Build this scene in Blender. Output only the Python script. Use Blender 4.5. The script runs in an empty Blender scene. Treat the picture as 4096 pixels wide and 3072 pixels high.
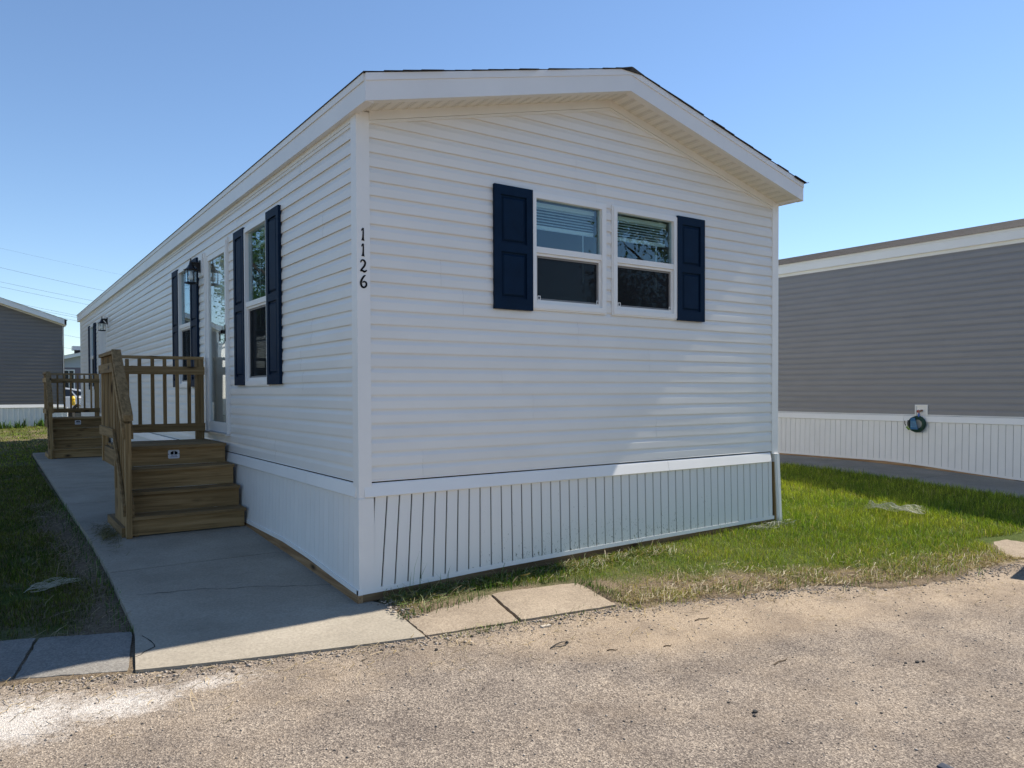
import bpy, math, random
import numpy as np
from mathutils import Matrix, Vector
random.seed(7); rng = np.random.default_rng(7)
S = bpy.context.scene
COL = S.collection

# ------------------------------------------------------------------ camera
cam_d = bpy.data.cameras.new('camera'); cam = bpy.data.objects.new('camera', cam_d); COL.objects.link(cam)
cam_d.sensor_width = 36.0; cam_d.sensor_fit = 'HORIZONTAL'
cam_d.lens = 3072.07 / 4096 * 36.0
cam_d.shift_x = -78.14 / 4096; cam_d.shift_y = 87.76 / 4096
cam_d.clip_start = 0.05; cam_d.clip_end = 2000
CR = (0.8150963886, -0.5793150616, -0.0034549473)
CU = (0.0142585597, 0.0140991465, 0.9997989336)
CF = (0.5791498689, 0.8149817627, -0.0197523618)
mw = Matrix(((CR[0], CU[0], -CF[0], -2.1609), (CR[1], CU[1], -CF[1], -5.1445), (CR[2], CU[2], -CF[2], 1.5341), (0, 0, 0, 1)))
cam.matrix_world = mw
S.camera = cam

# ------------------------------------------------------------------ sky, sun, exposure
SUN = Vector((0.8826, -0.0165, 1.0)).normalized()          # towards the sun
elev = math.asin(SUN.z); azim = math.atan2(SUN.x, SUN.y)   # clockwise from +Y
W = bpy.data.worlds.new('World'); S.world = W; W.use_nodes = True
nt = W.node_tree; bg = nt.nodes['Background']
sky = nt.nodes.new('ShaderNodeTexSky'); sky.sky_type = 'NISHITA'; sky.sun_disc = False
sky.sun_elevation = elev; sky.sun_rotation = azim
sky.altitude = 200; sky.air_density = 1.0; sky.dust_density = 0.0; sky.ozone_density = 4.5
nt.links.new(sky.outputs[0], bg.inputs[0]); bg.inputs[1].default_value = 0.096
sun_d = bpy.data.lights.new('sun', 'SUN'); sun_d.energy = 4.7; sun_d.angle = math.radians(0.53); sun_d.color = (1.0, 0.925, 0.81)
sun = bpy.data.objects.new('sun', sun_d); COL.objects.link(sun)
sun.rotation_euler = SUN.to_track_quat('Z', 'Y').to_euler(); sun.location = (20, 0, 25)
vs = S.view_settings; vs.view_transform = 'Standard'; vs.look = 'None'; vs.gamma = 1.0; vs.use_curve_mapping = False
vs.exposure = 0.82

# ------------------------------------------------------------------ helpers
def tag(o, label=None, cat=None, group=None, kind=None):
    if label: o['label'] = label
    if cat: o['category'] = cat
    if group: o['group'] = group
    if kind: o['kind'] = kind
    return o
def empty(name, loc=(0, 0, 0), parent=None, rz=0):
    o = bpy.data.objects.new(name, None); COL.objects.link(o); o.location = loc; o.rotation_euler = (0, 0, rz)
    o.empty_display_size = 0.1
    if parent: o.parent = parent
    return o
def link(name, me, parent=None, loc=(0, 0, 0), rz=0):
    o = bpy.data.objects.new(name, me); COL.objects.link(o); o.location = loc; o.rotation_euler = (0, 0, rz)
    if parent: o.parent = parent
    return o
ID = lambda u, v, w: (u, v, w)
class MB:
    def __init__(s, T=ID): s.v = []; s.f = []; s.T = T; s.flip = False
    def pts(s, P):
        i = len(s.v); s.v += [tuple(s.T(*p)) for p in P]; return list(range(i, i + len(P)))
    def face(s, *P): s.f.append(s.pts(P)); return s
    def hexa(s, b, t):          # 4 bottom pts (ccw from above), 4 top pts
        i = s.pts(list(b) + list(t))
        for q in ((3, 2, 1, 0), (4, 5, 6, 7), (0, 1, 5, 4), (1, 2, 6, 5), (2, 3, 7, 6), (3, 0, 4, 7)): s.f.append([i[k] for k in q])
        return s
    def box(s, x0, x1, y0, y1, z0, z1):
        x0, x1 = min(x0, x1), max(x0, x1); y0, y1 = min(y0, y1), max(y0, y1); z0, z1 = min(z0, z1), max(z0, z1)
        return s.hexa([(x0, y0, z0), (x1, y0, z0), (x1, y1, z0), (x0, y1, z0)], [(x0, y0, z1), (x1, y0, z1), (x1, y1, z1), (x0, y1, z1)])
    def prism(s, P, z0, z1):    # polygon P in xy; z0,z1 may be lists
        n = len(P); a = z0 if hasattr(z0, '__len__') else [z0] * n; b = z1 if hasattr(z1, '__len__') else [z1] * n
        i = s.pts([(p[0], p[1], a[k]) for k, p in enumerate(P)] + [(p[0], p[1], b[k]) for k, p in enumerate(P)])
        s.f.append(i[:n][::-1]); s.f.append(i[n:])
        for k in range(n): s.f.append([i[k], i[(k + 1) % n], i[n + (k + 1) % n], i[n + k]])
        return s
    def ring(s, c, n, r, ax1, ax2):
        c = Vector(c); return [tuple(c + r * (math.cos(2 * math.pi * k / n) * ax1 + math.sin(2 * math.pi * k / n) * ax2)) for k in range(n)]
    def tube(s, P, r, n=6, cap=True):
        P = [Vector(p) for p in P]; prev = None; rings = []
        for k, p in enumerate(P):
            d = (P[min(k + 1, len(P) - 1)] - P[max(k - 1, 0)]).normalized()
            a = d.orthogonal().normalized() if prev is None else (prev - d * prev.dot(d)).normalized()
            prev = a; b = d.cross(a); rr = r[k] if hasattr(r, '__len__') else r
            rings.append(s.pts(s.ring(p, n, rr, a, b)))
        for k in range(len(P) - 1):
            for q in range(n): s.f.append([rings[k][q], rings[k][(q + 1) % n], rings[k + 1][(q + 1) % n], rings[k + 1][q]])
        if cap: s.f.append(rings[0][::-1]); s.f.append(rings[-1])
        return s
    def lathe(s, prof, c, n=12, ax=Vector((0, 0, 1))):   # prof: (r, h)
        a = ax.orthogonal().normalized(); b = ax.cross(a); c = Vector(c); rings = [s.pts(s.ring(c + ax * h, n, max(r, 1e-4), a, b)) for r, h in prof]
        for k in range(len(prof) - 1):
            for q in range(n): s.f.append([rings[k][q], rings[k][(q + 1) % n], rings[k + 1][(q + 1) % n], rings[k + 1][q]])
        s.f.append(rings[0][::-1]); s.f.append(rings[-1]); return s
    def mesh(s, name, mat=None, smooth=False):
        me = bpy.data.meshes.new(name); me.from_pydata(s.v, [], s.f)
        if s.flip: me.flip_normals()
        if mat: me.materials.append(mat)
        if smooth: me.shade_smooth()
        me.update(); return me
    def build(s, name, mat, parent=None, smooth=False, loc=(0, 0, 0)): return link(name, s.mesh(name, mat, smooth), parent, loc)

# ------------------------------------------------------------------ materials
def N(t, typ, **kw):
    n = t.nodes.new(typ)
    for k, v in kw.items():
        if k in n.inputs.keys(): n.inputs[k].default_value = v
        else: setattr(n, k, v)
    return n
def base(name, col=(.8, .8, .8), rough=.5, spec=.5, metal=0):
    m = bpy.data.materials.new(name); m.use_nodes = True; t = m.node_tree; b = t.nodes['Principled BSDF']
    b.inputs['Base Color'].default_value = (*col, 1); b.inputs['Roughness'].default_value = rough
    b.inputs['Specular IOR Level'].default_value = spec; b.inputs['Metallic'].default_value = metal
    return m, t, b
def ramp(t, fac, stops, interp='LINEAR'):
    r = t.nodes.new('ShaderNodeValToRGB'); r.color_ramp.interpolation = interp; e = r.color_ramp.elements
    while len(e) < len(stops): e.new(0.5)
    for k, (p, c) in enumerate(stops): e[k].position = p; e[k].color = (*c, 1) if len(c) == 3 else c
    t.links.new(fac, r.inputs[0]); return r
def coords(t, scale=(1, 1, 1), rnd=True, kind='Object'):
    tc = t.nodes.new('ShaderNodeTexCoord'); mp = t.nodes.new('ShaderNodeMapping'); mp.inputs['Scale'].default_value = scale
    t.links.new(tc.outputs[kind], mp.inputs[0])
    if rnd:
        oi = t.nodes.new('ShaderNodeObjectInfo'); ml = N(t, 'ShaderNodeMath', operation='MULTIPLY'); ml.inputs[1].default_value = 37.0
        t.links.new(oi.outputs['Random'], ml.inputs[0]); t.links.new(ml.outputs[0], mp.inputs['Location'])
    return mp.outputs[0]
def noise(t, vec, scale, detail=4, rough=.55, dist=0):
    n = N(t, 'ShaderNodeTexNoise', Scale=scale, Detail=detail, Roughness=rough, Distortion=dist); t.links.new(vec, n.inputs['Vector']); return n.outputs['Fac']
def mix(t, fac, a, b, mode='MIX'):
    n = t.nodes.new('ShaderNodeMix'); n.data_type = 'RGBA'; n.blend_type = mode
    for s, v in ((n.inputs[0], fac), (n.inputs[6], a), (n.inputs[7], b)):
        if hasattr(v, 'links'): t.links.new(v, s)
        else: s.default_value = v if not isinstance(v, tuple) else ((*v, 1) if len(v) == 3 else v)
    return n.outputs[2]
def math_(t, op, a, b=None, c=None):
    n = t.nodes.new('ShaderNodeMath'); n.operation = op
    for k, v in enumerate((a, b, c)):
        if v is None: continue
        if hasattr(v, 'links'): t.links.new(v, n.inputs[k])
        else: n.inputs[k].default_value = v
    return n.outputs[0]
def bump(t, b, h, strength=.2, dist=.01, prev=None):
    n = N(t, 'ShaderNodeBump', Strength=strength, Distance=dist); t.links.new(h, n.inputs['Height'])
    if prev: t.links.new(prev, n.inputs['Normal'])
    t.links.new(n.outputs[0], b.inputs['Normal']); return n.outputs[0]
def paint(name, col, rough=.45, var=.06, scale=3, bs=.03, bscale=(40, 40, 40), spec=.4):
    m, t, b = base(name, col, rough, spec); v = coords(t)
    n = noise(t, v, scale, 5); lo = tuple(c * (1 - var) for c in col); hi = tuple(min(1, c * (1 + var * .6)) for c in col)
    r = ramp(t, n, [(.3, lo), (.7, hi)]); t.links.new(r.outputs[0], b.inputs['Base Color'])
    v2 = coords(t, bscale); bump(t, b, noise(t, v2, 1, 3), bs, .004); return m
def wood(name, axis, cols, knot=True):
    m, t, b = base(name, cols[1], .75, .2); sc = [34, 34, 34]; sc[axis] = 1.6
    v = coords(t, tuple(sc)); g = noise(t, v, 1.0, 6, .6, .6)
    v0 = coords(t); n2 = noise(t, v0, 2.2, 3)
    r = ramp(t, g, [(.28, cols[0]), (.5, cols[1]), (.72, cols[2])])
    c = mix(t, .25, r.outputs[0], mix(t, n2, (.62, .52, .36), (1.25, 1.15, 1.0)), 'MULTIPLY')
    if knot:
        sk = [6.5, 6.5, 6.5]; sk[axis] = 2.6
        vo = N(t, 'ShaderNodeTexVoronoi', Scale=1.0, Randomness=1.0); t.links.new(coords(t, tuple(sk)), vo.inputs['Vector'])
        kr = ramp(t, vo.outputs['Distance'], [(.09, (1, 1, 1)), (.16, (.42, .42, .42)), (.25, (0, 0, 0))])
        c = mix(t, kr.outputs[0], c, (.045, .025, .012))
    oi = t.nodes.new('ShaderNodeObjectInfo'); mr = N(t, 'ShaderNodeMapRange'); mr.inputs[3].default_value = .70; mr.inputs[4].default_value = 1.22; t.links.new(oi.outputs['Random'], mr.inputs[0])
    cb = t.nodes.new('ShaderNodeCombineColor')
    for k in range(3): t.links.new(mr.outputs[0], cb.inputs[k])
    c = mix(t, 1.0, c, cb.outputs[0], 'MULTIPLY'); t.links.new(c, b.inputs['Base Color']); bump(t, b, g, .25, .004); return m
WC = ((.14, .090, .039), (.275, .181, .084), (.385, .262, .135))
M = {}
M['vinyl'] = paint('white_vinyl', (.765, .745, .705), .34, .045, 1.3, .05, (3, 3, 60))
M['trim'] = paint('white_trim', (.80, .785, .755), .38, .04, 2, .03, (4, 4, 60))
M['soffit_plain'] = paint('cream_trim', (.76, .74, .69), .5, .05, 2)
M['fascia'] = paint('white_fascia', (.77, .76, .74), .36, .05, 1.5, .02, (6, 6, 30))
M['shutter'] = paint('navy_shutter', (.0022, .015, .040), .6, .2, 6, .10, (160, 160, 12), .12)
M['frame'] = paint('window_vinyl', (.81, .795, .765), .35, .03, 3)
M['black'] = paint('black_metal', (.008, .008, .009), .45, .2, 20, .1, (60, 60, 60), .45)
M['hole'] = base('black_print', (.01, .01, .012), .8, .1)[0]
M['grey_vinyl'] = paint('grey_vinyl', (.235, .228, .230), .42, .06, 1.3, .05, (3, 3, 60))
M['brown_vinyl'] = paint('taupe_vinyl', (.165, .150, .140), .36, .06, 1.3, .05, (3, 3, 60))
M['room'] = base('room_paint', (.30, .29, .28), .9, .1)[0]
M['blind'] = base('blind_vinyl', (.78, .80, .78), .6, .2)[0]
M['screen_frame'] = base('screen_frame_grey', (.20, .19, .18), .5)[0]
M['steel'] = base('galvanised_steel', (.55, .56, .58), .38, .5, .8)[0]
M['wood_x'] = wood('treated_wood_x', 0, WC); M['wood_y'] = wood('treated_wood_y', 1, WC); M['wood_z'] = wood('treated_wood_z', 2, WC)
M['sill_y'] = wood('sill_wood_y', 1, ((.16, .09, .045), (.30, .19, .10), (.42, .29, .17)))
M['sill_x'] = wood('sill_wood_x', 0, ((.09, .055, .03), (.17, .11, .06), (.26, .18, .10)))
M['plate'] = base('plate_white', (.62, .64, .70), .35)[0]
M['blue_print'] = base('blue_print', (.03, .06, .22), .6)[0]
M['bulb'] = base('bulb_glass', (.75, .75, .72), .3)[0]

def shingle_mat(name, cols):
    m, t, b = base(name, cols[1], .9, .2); v = coords(t, (1, 1, 1))
    vb = N(t, 'ShaderNodeTexBrick', Scale=1.0); vb.inputs['Brick Width'].default_value = .30; vb.inputs['Row Height'].default_value = 50
    vb.inputs['Mortar Size'].default_value = 0.0; vb.inputs['Color1'].default_value = (*cols[0], 1); vb.inputs['Color2'].default_value = (*cols[2], 1); vb.inputs['Mortar'].default_value = (*cols[1], 1)
    sw = coords(t, (1, 1, 1)); sep = t.nodes.new('ShaderNodeSeparateXYZ'); t.links.new(sw, sep.inputs[0]); cb = t.nodes.new('ShaderNodeCombineXYZ')
    t.links.new(sep.outputs[1], cb.inputs[0]); t.links.new(sep.outputs[0], cb.inputs[1]); t.links.new(cb.outputs[0], vb.inputs['Vector'])
    n = noise(t, v, 120, 3); c = mix(t, .6, vb.outputs[0], ramp(t, n, [(.3, cols[0]), (.7, cols[2])]).outputs[0])
    t.links.new(c, b.inputs['Base Color']); bump(t, b, n, .6, .004); return m
M['shingle'] = shingle_mat('dark_shingle', ((.018, .018, .02), (.03, .03, .032), (.055, .052, .05)))
M['shingle2'] = shingle_mat('brown_shingle', ((.028, .025, .024), (.048, .043, .041), (.078, .070, .067)))

def soffit_mat():
    m, t, b = base('vented_soffit', (.76, .73, .66), .5, .3)
    tc = t.nodes.new('ShaderNodeTexCoord'); sep = t.nodes.new('ShaderNodeSeparateXYZ'); t.links.new(tc.outputs['Object'], sep.inputs[0])
    def cell(o, p, w):
        a = math_(t, 'FRACT', math_(t, 'DIVIDE', o, p)); return math_(t, 'LESS_THAN', math_(t, 'ABSOLUTE', math_(t, 'SUBTRACT', a, .5)), w)
    ax = cell(sep.outputs[0], .0125, .20); ay = cell(sep.outputs[1], .017, .24)
    fx = math_(t, 'FRACT', math_(t, 'DIVIDE', sep.outputs[0], .1)); band = math_(t, 'LESS_THAN', math_(t, 'ABSOLUTE', math_(t, 'SUBTRACT', fx, .5)), .28)
    h = math_(t, 'MULTIPLY', math_(t, 'MULTIPLY', ax, ay), band)
    t.links.new(mix(t, h, (.76, .73, .66), (.25, .23, .20)), b.inputs['Base Color']); return m
M['soffit'] = soffit_mat()

def skirt_mat():                                             # white boards spattered with mown grass
    m, t, b = base('skirt_vinyl', (.755, .745, .715), .45, .35)
    tc = t.nodes.new('ShaderNodeTexCoord'); g = t.nodes.new('ShaderNodeNewGeometry'); sep = t.nodes.new('ShaderNodeSeparateXYZ'); t.links.new(g.outputs['Position'], sep.inputs[0])
    mp = N(t, 'ShaderNodeMapping', Scale=(70, 70, 26)); t.links.new(g.outputs['Position'], mp.inputs[0])
    vo = N(t, 'ShaderNodeTexNoise', Scale=1.0, Detail=3.0, Roughness=.6, Distortion=1.5); t.links.new(mp.outputs[0], vo.inputs['Vector'])
    zz = ramp(t, sep.outputs[2], [(.12, (1, 1, 1)), (.45, (.35, .35, .35)), (.75, (0, 0, 0))])
    xx = N(t, 'ShaderNodeMapRange'); xx.inputs[1].default_value = .3; xx.inputs[2].default_value = 1.6; t.links.new(sep.outputs[0], xx.inputs[0])
    x2 = N(t, 'ShaderNodeMapRange'); x2.inputs[1].default_value = 4.4; x2.inputs[2].default_value = 3.2; t.links.new(sep.outputs[0], x2.inputs[0])
    a = math_(t, 'MULTIPLY', math_(t, 'MULTIPLY', xx.outputs[0], x2.outputs[0]), zz.outputs[0])
    thr = math_(t, 'SUBTRACT', .75, math_(t, 'MULTIPLY', a, .165)); sp = math_(t, 'GREATER_THAN', vo.outputs['Fac'], thr)
    film = math_(t, 'MULTIPLY', a, .30)
    c = mix(t, film, (.755, .745, .715), (.50, .56, .47)); c = mix(t, math_(t, 'MULTIPLY', sp, .75), c, (.06, .08, .03))
    t.links.new(c, b.inputs['Base Color']); return m
M['skirt'] = skirt_mat()
M['skirt_plain'] = paint('skirt_plain', (.765, .755, .73), .45, .04, 3)
M['groove_shade'] = base('groove_shade_dark', (.035, .035, .036), .8, .1)[0]  # near-black backing colour stands in for shade in the front grooves
M['groove'] = base('groove_shadow_gap', (.13, .133, .136), .8, .1)[0]  # grey backing colour stands in for fainter shade in the side grooves

def glass_mat(name, tint, refl_lo, refl_col=(1, 1, 1)):
    m = bpy.data.materials.new(name); m.use_nodes = True; t = m.node_tree; t.nodes.clear()
    out = t.nodes.new('ShaderNodeOutputMaterial'); tr = N(t, 'ShaderNodeBsdfTransparent'); tr.inputs[0].default_value = (*tint, 1)
    gl = N(t, 'ShaderNodeBsdfGlossy', Roughness=.003); gl.inputs[0].default_value = (*refl_col, 1)
    ge = t.nodes.new('ShaderNodeNewGeometry'); dp = t.nodes.new('ShaderNodeVectorMath'); dp.operation = 'DOT_PRODUCT'; t.links.new(ge.outputs['Normal'], dp.inputs[0]); t.links.new(ge.outputs['Incoming'], dp.inputs[1])
    f = math_(t, 'MULTIPLY_ADD', math_(t, 'POWER', math_(t, 'SUBTRACT', 1.0, math_(t, 'ABSOLUTE', dp.outputs['Value'])), 5.0), 1 - refl_lo, refl_lo)
    v = coords(t, (1, 1, 1), False); bn = N(t, 'ShaderNodeBump', Strength=.05, Distance=.02); t.links.new(noise(t, v, 2.2, 2), bn.inputs['Height']); t.links.new(bn.outputs[0], gl.inputs['Normal'])
    ms = t.nodes.new('ShaderNodeMixShader'); t.links.new(f, ms.inputs[0]); t.links.new(tr.outputs[0], ms.inputs[1]); t.links.new(gl.outputs[0], ms.inputs[2]); t.links.new(ms.outputs[0], out.inputs[0]); return m
M['glass'] = glass_mat('window_glass', (.80, .89, .90), .065, (.80, .92, 1.0))
M['clear'] = glass_mat('lantern_glass', (.92, .94, .94), .06)
M['doorglass'] = glass_mat('door_glass', (.88, .90, .90), .06, (.95, 1, 1))
def screen_mat():
    m = bpy.data.materials.new('insect_mesh'); m.use_nodes = True; t = m.node_tree; t.nodes.clear(); out = t.nodes.new('ShaderNodeOutputMaterial')
    tr = N(t, 'ShaderNodeBsdfTransparent'); df = N(t, 'ShaderNodeBsdfDiffuse'); df.inputs[0].default_value = (.022, .023, .026, 1)
    ms = t.nodes.new('ShaderNodeMixShader'); ms.inputs[0].default_value = .68; t.links.new(tr.outputs[0], ms.inputs[1]); t.links.new(df.outputs[0], ms.inputs[2]); t.links.new(ms.outputs[0], out.inputs[0]); return m
M['mesh'] = screen_mat()

def concrete(name, c0, c1, fine, bs, pebble=0):
    m, t, b = base(name, c0, .9, .15); v = coords(t, (1, 1, 1)); n1 = noise(t, v, 1.7, 6, .65); n2 = noise(t, v, fine, 4, .7)
    c = ramp(t, n1, [(.3, c0), (.7, c1)]).outputs[0]
    c = mix(t, .55, c, ramp(t, n2, [(.3, (.55, .55, .55)), (.7, (1.25, 1.25, 1.25))]).outputs[0], 'MULTIPLY')
    if pebble:
        vo = N(t, 'ShaderNodeTexVoronoi', Scale=pebble); t.links.new(v, vo.inputs['Vector'])
        c = mix(t, .5, c, ramp(t, vo.outputs['Color'], [(.0, (.5, .42, .36)), (1, (1.4, 1.35, 1.25))]).outputs[0], 'MULTIPLY')
    t.links.new(c, b.inputs['Base Color'])
    if not pebble:
        ls = coords(t, (2.5, 60, 2.5)); n3 = noise(t, ls, 1, 3); nb = bump(t, b, n3, .10, .004)
        bump(t, b, n2, bs, .005, nb)
    else: bump(t, b, n2, bs, .006)
    return m
M['concrete'] = concrete('walk_concrete', (.272, .240, .190), (.37, .328, .264), 60, .25)
M['aggregate'] = concrete('aggregate_concrete', (.255, .212, .165), (.36, .305, .24), 130, .6, 90)
M['aggregate2'] = concrete('aggregate_grey', (.19, .185, .175), (.27, .26, .24), 130, .6, 90)
M['crack'] = base('crack_dark', (.04, .037, .033), .95, .05)[0]

def road_mat():
    m, t, b = base('worn_asphalt', (.2, .18, .16), .92, .12); v = coords(t, (1, 1, 1), False)
    at = t.nodes.new('ShaderNodeAttribute'); at.attribute_name = 'dirt'; wh = t.nodes.new('ShaderNodeAttribute'); wh.attribute_name = 'white'
    n1 = noise(t, v, .9, 6, .6); n2 = noise(t, v, 5, 5, .6); n3 = noise(t, v, 55, 4, .75)
    vo = N(t, 'ShaderNodeTexVoronoi', Scale=140.0); t.links.new(v, vo.inputs['Vector'])
    sepc = t.nodes.new('ShaderNodeSeparateColor'); t.links.new(vo.outputs['Color'], sepc.inputs[0])
    peb = ramp(t, sepc.outputs[0], [(.0, (.030, .027, .027)), (.22, (.075, .066, .062)), (.5, (.195, .170, .152)), (.8, (.34, .295, .25)), (1, (.54, .48, .41))]).outputs[0]
    ag = mix(t, .45, peb, ramp(t, n3, [(.3, (.10, .085, .078)), (.7, (.34, .29, .25))]).outputs[0])
    sand = mix(t, .22, ramp(t, n3, [(.25, (.235, .180, .130)), (.75, (.43, .355, .275))]).outputs[0], peb)
    f = math_(t, 'ADD', math_(t, 'MULTIPLY', n1, .55), math_(t, 'MULTIPLY', n2, .45)); f = math_(t, 'ADD', f, math_(t, 'SUBTRACT', math_(t, 'MULTIPLY', at.outputs['Fac'], .48), .15))
    f = math_(t, 'ADD', f, math_(t, 'MULTIPLY', math_(t, 'SUBTRACT', n3, .5), .25))
    c = mix(t, ramp(t, f, [(.30, (0, 0, 0)), (.78, (1, 1, 1))]).outputs[0], ag, sand)
    n4 = noise(t, v, 2.1, 4, .6); c = mix(t, .8, c, ramp(t, n4, [(.33, (.66, .63, .60)), (.6, (1.10, 1.06, .98))]).outputs[0], 'MULTIPLY')
    wf = math_(t, 'ADD', wh.outputs['Fac'], math_(t, 'MULTIPLY', math_(t, 'SUBTRACT', noise(t, v, 11, 6, .75), .5), 1.5)); wf = math_(t, 'ADD', wf, math_(t, 'MULTIPLY', math_(t, 'SUBTRACT', n3, .5), .7))
    wm = ramp(t, wf, [(.26, (0, 0, 0)), (.88, (1, 1, 1))]).outputs[0]
    c = mix(t, math_(t, 'MULTIPLY', math_(t, 'MULTIPLY', wm, ramp(t, n3, [(.3, (.35, .35, .35)), (.6, (1, 1, 1))]).outputs[0]), .85), c, (.62, .585, .54)); t.links.new(c, b.inputs['Base Color'])
    nb = bump(t, b, vo.outputs['Distance'], .55, .008); bump(t, b, n3, .45, .01, nb); return m
M['road'] = road_mat()
def soil_mat():
    m, t, b = base('lawn_soil', (.12, .09, .06), .95, .05); v = coords(t, (1, 1, 1), False); n1 = noise(t, v, 3, 5, .6); n2 = noise(t, v, 60, 4, .7)
    at = t.nodes.new('ShaderNodeAttribute'); at.attribute_name = 'green'
    so = ramp(t, n2, [(.3, (.085, .062, .042)), (.7, (.25, .195, .135))]).outputs[0]; gr = ramp(t, n2, [(.3, (.03, .045, .012)), (.7, (.10, .13, .035))]).outputs[0]
    f = math_(t, 'ADD', at.outputs['Fac'], math_(t, 'MULTIPLY', math_(t, 'SUBTRACT', n1, .5), .8))
    t.links.new(mix(t, ramp(t, f, [(.35, (0, 0, 0)), (.75, (1, 1, 1))]).outputs[0], so, gr), b.inputs['Base Color']); bump(t, b, n2, .8, .015); return m
M['soil'] = soil_mat()
def blade_mat(name, spec=.25):
    m, t, b = base(name, (.1, .15, .03), .5, spec); at = t.nodes.new('ShaderNodeAttribute'); at.attribute_name = 'col'; t.links.new(at.outputs['Color'], b.inputs['Base Color'])
    tl = N(t, 'ShaderNodeBsdfTranslucent'); t.links.new(mix(t, 1.0, at.outputs['Color'], (1.3, 1.25, .6), 'MULTIPLY'), tl.inputs[0])
    ms = t.nodes.new('ShaderNodeMixShader'); ms.inputs[0].default_value = .27; o = t.nodes['Material Output']
    t.links.new(b.outputs[0], ms.inputs[1]); t.links.new(tl.outputs[0], ms.inputs[2]); t.links.new(ms.outputs[0], o.inputs[0]); return m
M['blade'] = blade_mat('grass_blade')
M['straw'] = paint('dry_straw', (.38, .30, .17), .8, .3, 30)
M['net'] = base('white_netting', (.36, .36, .29), .6)[0]
M['stone'] = paint('pebble_stone', (.33, .29, .24), .9, .4, 40, .3)
M['stone_dark'] = paint('dark_stone', (.06, .055, .05), .9, .4, 40, .3)

# ------------------------------------------------------------------ terrain functions
RX = [-60, -2.12, -1.53, .03, 1.45, 2.95, 4.1, 5.4, 12, 60]; RY = [17.5, -.28, -.48, -.88, -1.07, -1.55, -2.02, -2.15, -3.9, -17]
def yr(x): return np.interp(x, RX, RY)
def G(x, y):
    x = np.asarray(x, float); y = np.asarray(y, float); d = np.maximum(y - yr(x), 0)
    pl = np.clip(.19 + .0105 * x, .16, .32); a = .054 * d; z = pl - np.log1p(np.exp(np.clip((pl - a) * 45, -40, 40))) / 45 + .0
    z = np.maximum(z, 0) * np.clip(d / .3, 0, 1)
    far = np.clip((y - 17) / 7, 0, 1); return z + .27 * far * far * (3 - 2 * far)
def walk_z(y): return float(np.interp(y, [-.95, -.5, 0, .45, 1.64, 2.16, 2.81, 3.3, 30], [.004, .012, .03, .058, .126, .148, .183, .19, .2]))
def lawn_z(x, y):
    z = G(x, y); x = np.asarray(x, float)
    return z - np.where(x < -1.2, .035, 0.0) * np.clip((np.asarray(y) - yr(x)) / .8, 0, 1)
def grid_mesh(name, X, Y, Z, mat, attrs={}):
    ny, nx = X.shape; v = np.stack([X, Y, Z], -1).reshape(-1, 3); i = np.arange(ny * nx).reshape(ny, nx)
    f = np.stack([i[:-1, :-1], i[:-1, 1:], i[1:, 1:], i[1:, :-1]], -1).reshape(-1, 4)
    me = bpy.data.meshes.new(name); me.vertices.add(len(v)); me.vertices.foreach_set('co', v.ravel().astype(np.float32))
    me.loops.add(f.size); me.loops.foreach_set('vertex_index', f.ravel().astype(np.int32)); me.polygons.add(len(f))
    me.polygons.foreach_set('loop_start', np.arange(0, f.size, 4, dtype=np.int32)); me.polygons.foreach_set('use_smooth', np.ones(len(f), bool)); me.update(); me.validate()
    for k, a in attrs.items():
        at = me.attributes.new(k, 'FLOAT', 'POINT'); at.data.foreach_set('value', a.ravel().astype(np.float32))
    me.materials.append(mat); return me
def vnoise(x, y, s, seed=0):                                   # cheap smooth value noise for masks
    r = np.random.default_rng(seed); g = r.random((64, 64)); u = (np.asarray(x) * s) % 64; v = (np.asarray(y) * s) % 64
    i = u.astype(int); j = v.astype(int); a = u - i; b = v - j; a = a * a * (3 - 2 * a); b = b * b * (3 - 2 * b)
    i1 = (i + 1) % 64; j1 = (j + 1) % 64
    return (g[i, j] * (1 - a) + g[i1, j] * a) * (1 - b) + (g[i, j1] * (1 - a) + g[i1, j1] * a) * b

# ------------------------------------------------------------------ setting: ground, road, lawn
tag(MB().box(-700, 700, -700, 900, -.6, -.06).build('ground', M['soil']), kind='structure')
xs = np.concatenate([np.linspace(-60, -4, 40)[:-1], np.linspace(-4, 8, 260)[:-1], np.linspace(8, 60, 50)])
ds = np.concatenate([np.linspace(-9, -4.6, 12)[:-1], np.linspace(-4.6, .14, 130)])
X, D = np.meshgrid(xs, ds); Y = yr(X) + D
und = (vnoise(X, Y, .9, 3) - .5) * .03 + (vnoise(X, Y, 3.1, 4) - .5) * .008
Z = und * np.clip(-D / .5, 0, 1) - .012 * np.clip(-D, 0, 1) - .004
dirt = np.clip(1.15 - np.abs(D + .35) / .75, 0, 1) * (.4 + .9 * vnoise(X, Y, 1.3, 5)) * np.interp(X, [-3, 0.2, 1.2, 9], [.55, .45, 1, 1])
dirt += .75 * np.clip(1 - np.hypot((X - 1.6) / 1.9, (Y + 1.75 + .25 * X - .3) / .32), 0, 1)
dirt -= .55 * np.clip(1 - np.hypot((X - .1) / 1.1, (Y + 1.75) / .5), 0, 1)
def blob(cx, cy, rx, ry, a=0):
    c, s = math.cos(a), math.sin(a); u = (X - cx) * c + (Y - cy) * s; w = -(X - cx) * s + (Y - cy) * c; return np.clip(1.15 - np.hypot(u / rx, w / ry), 0, 1)
white = np.maximum.reduce([blob(-2.08, -.80, .46, .42, -.3), blob(-1.66, -.88, .40, .25, -.25), blob(-1.22, -.85, .42, .20, -.25) * .62])
tag(link('road', grid_mesh('road', X, Y, Z, M['road'], {'dirt': dirt, 'white': white})), kind='structure')
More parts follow.
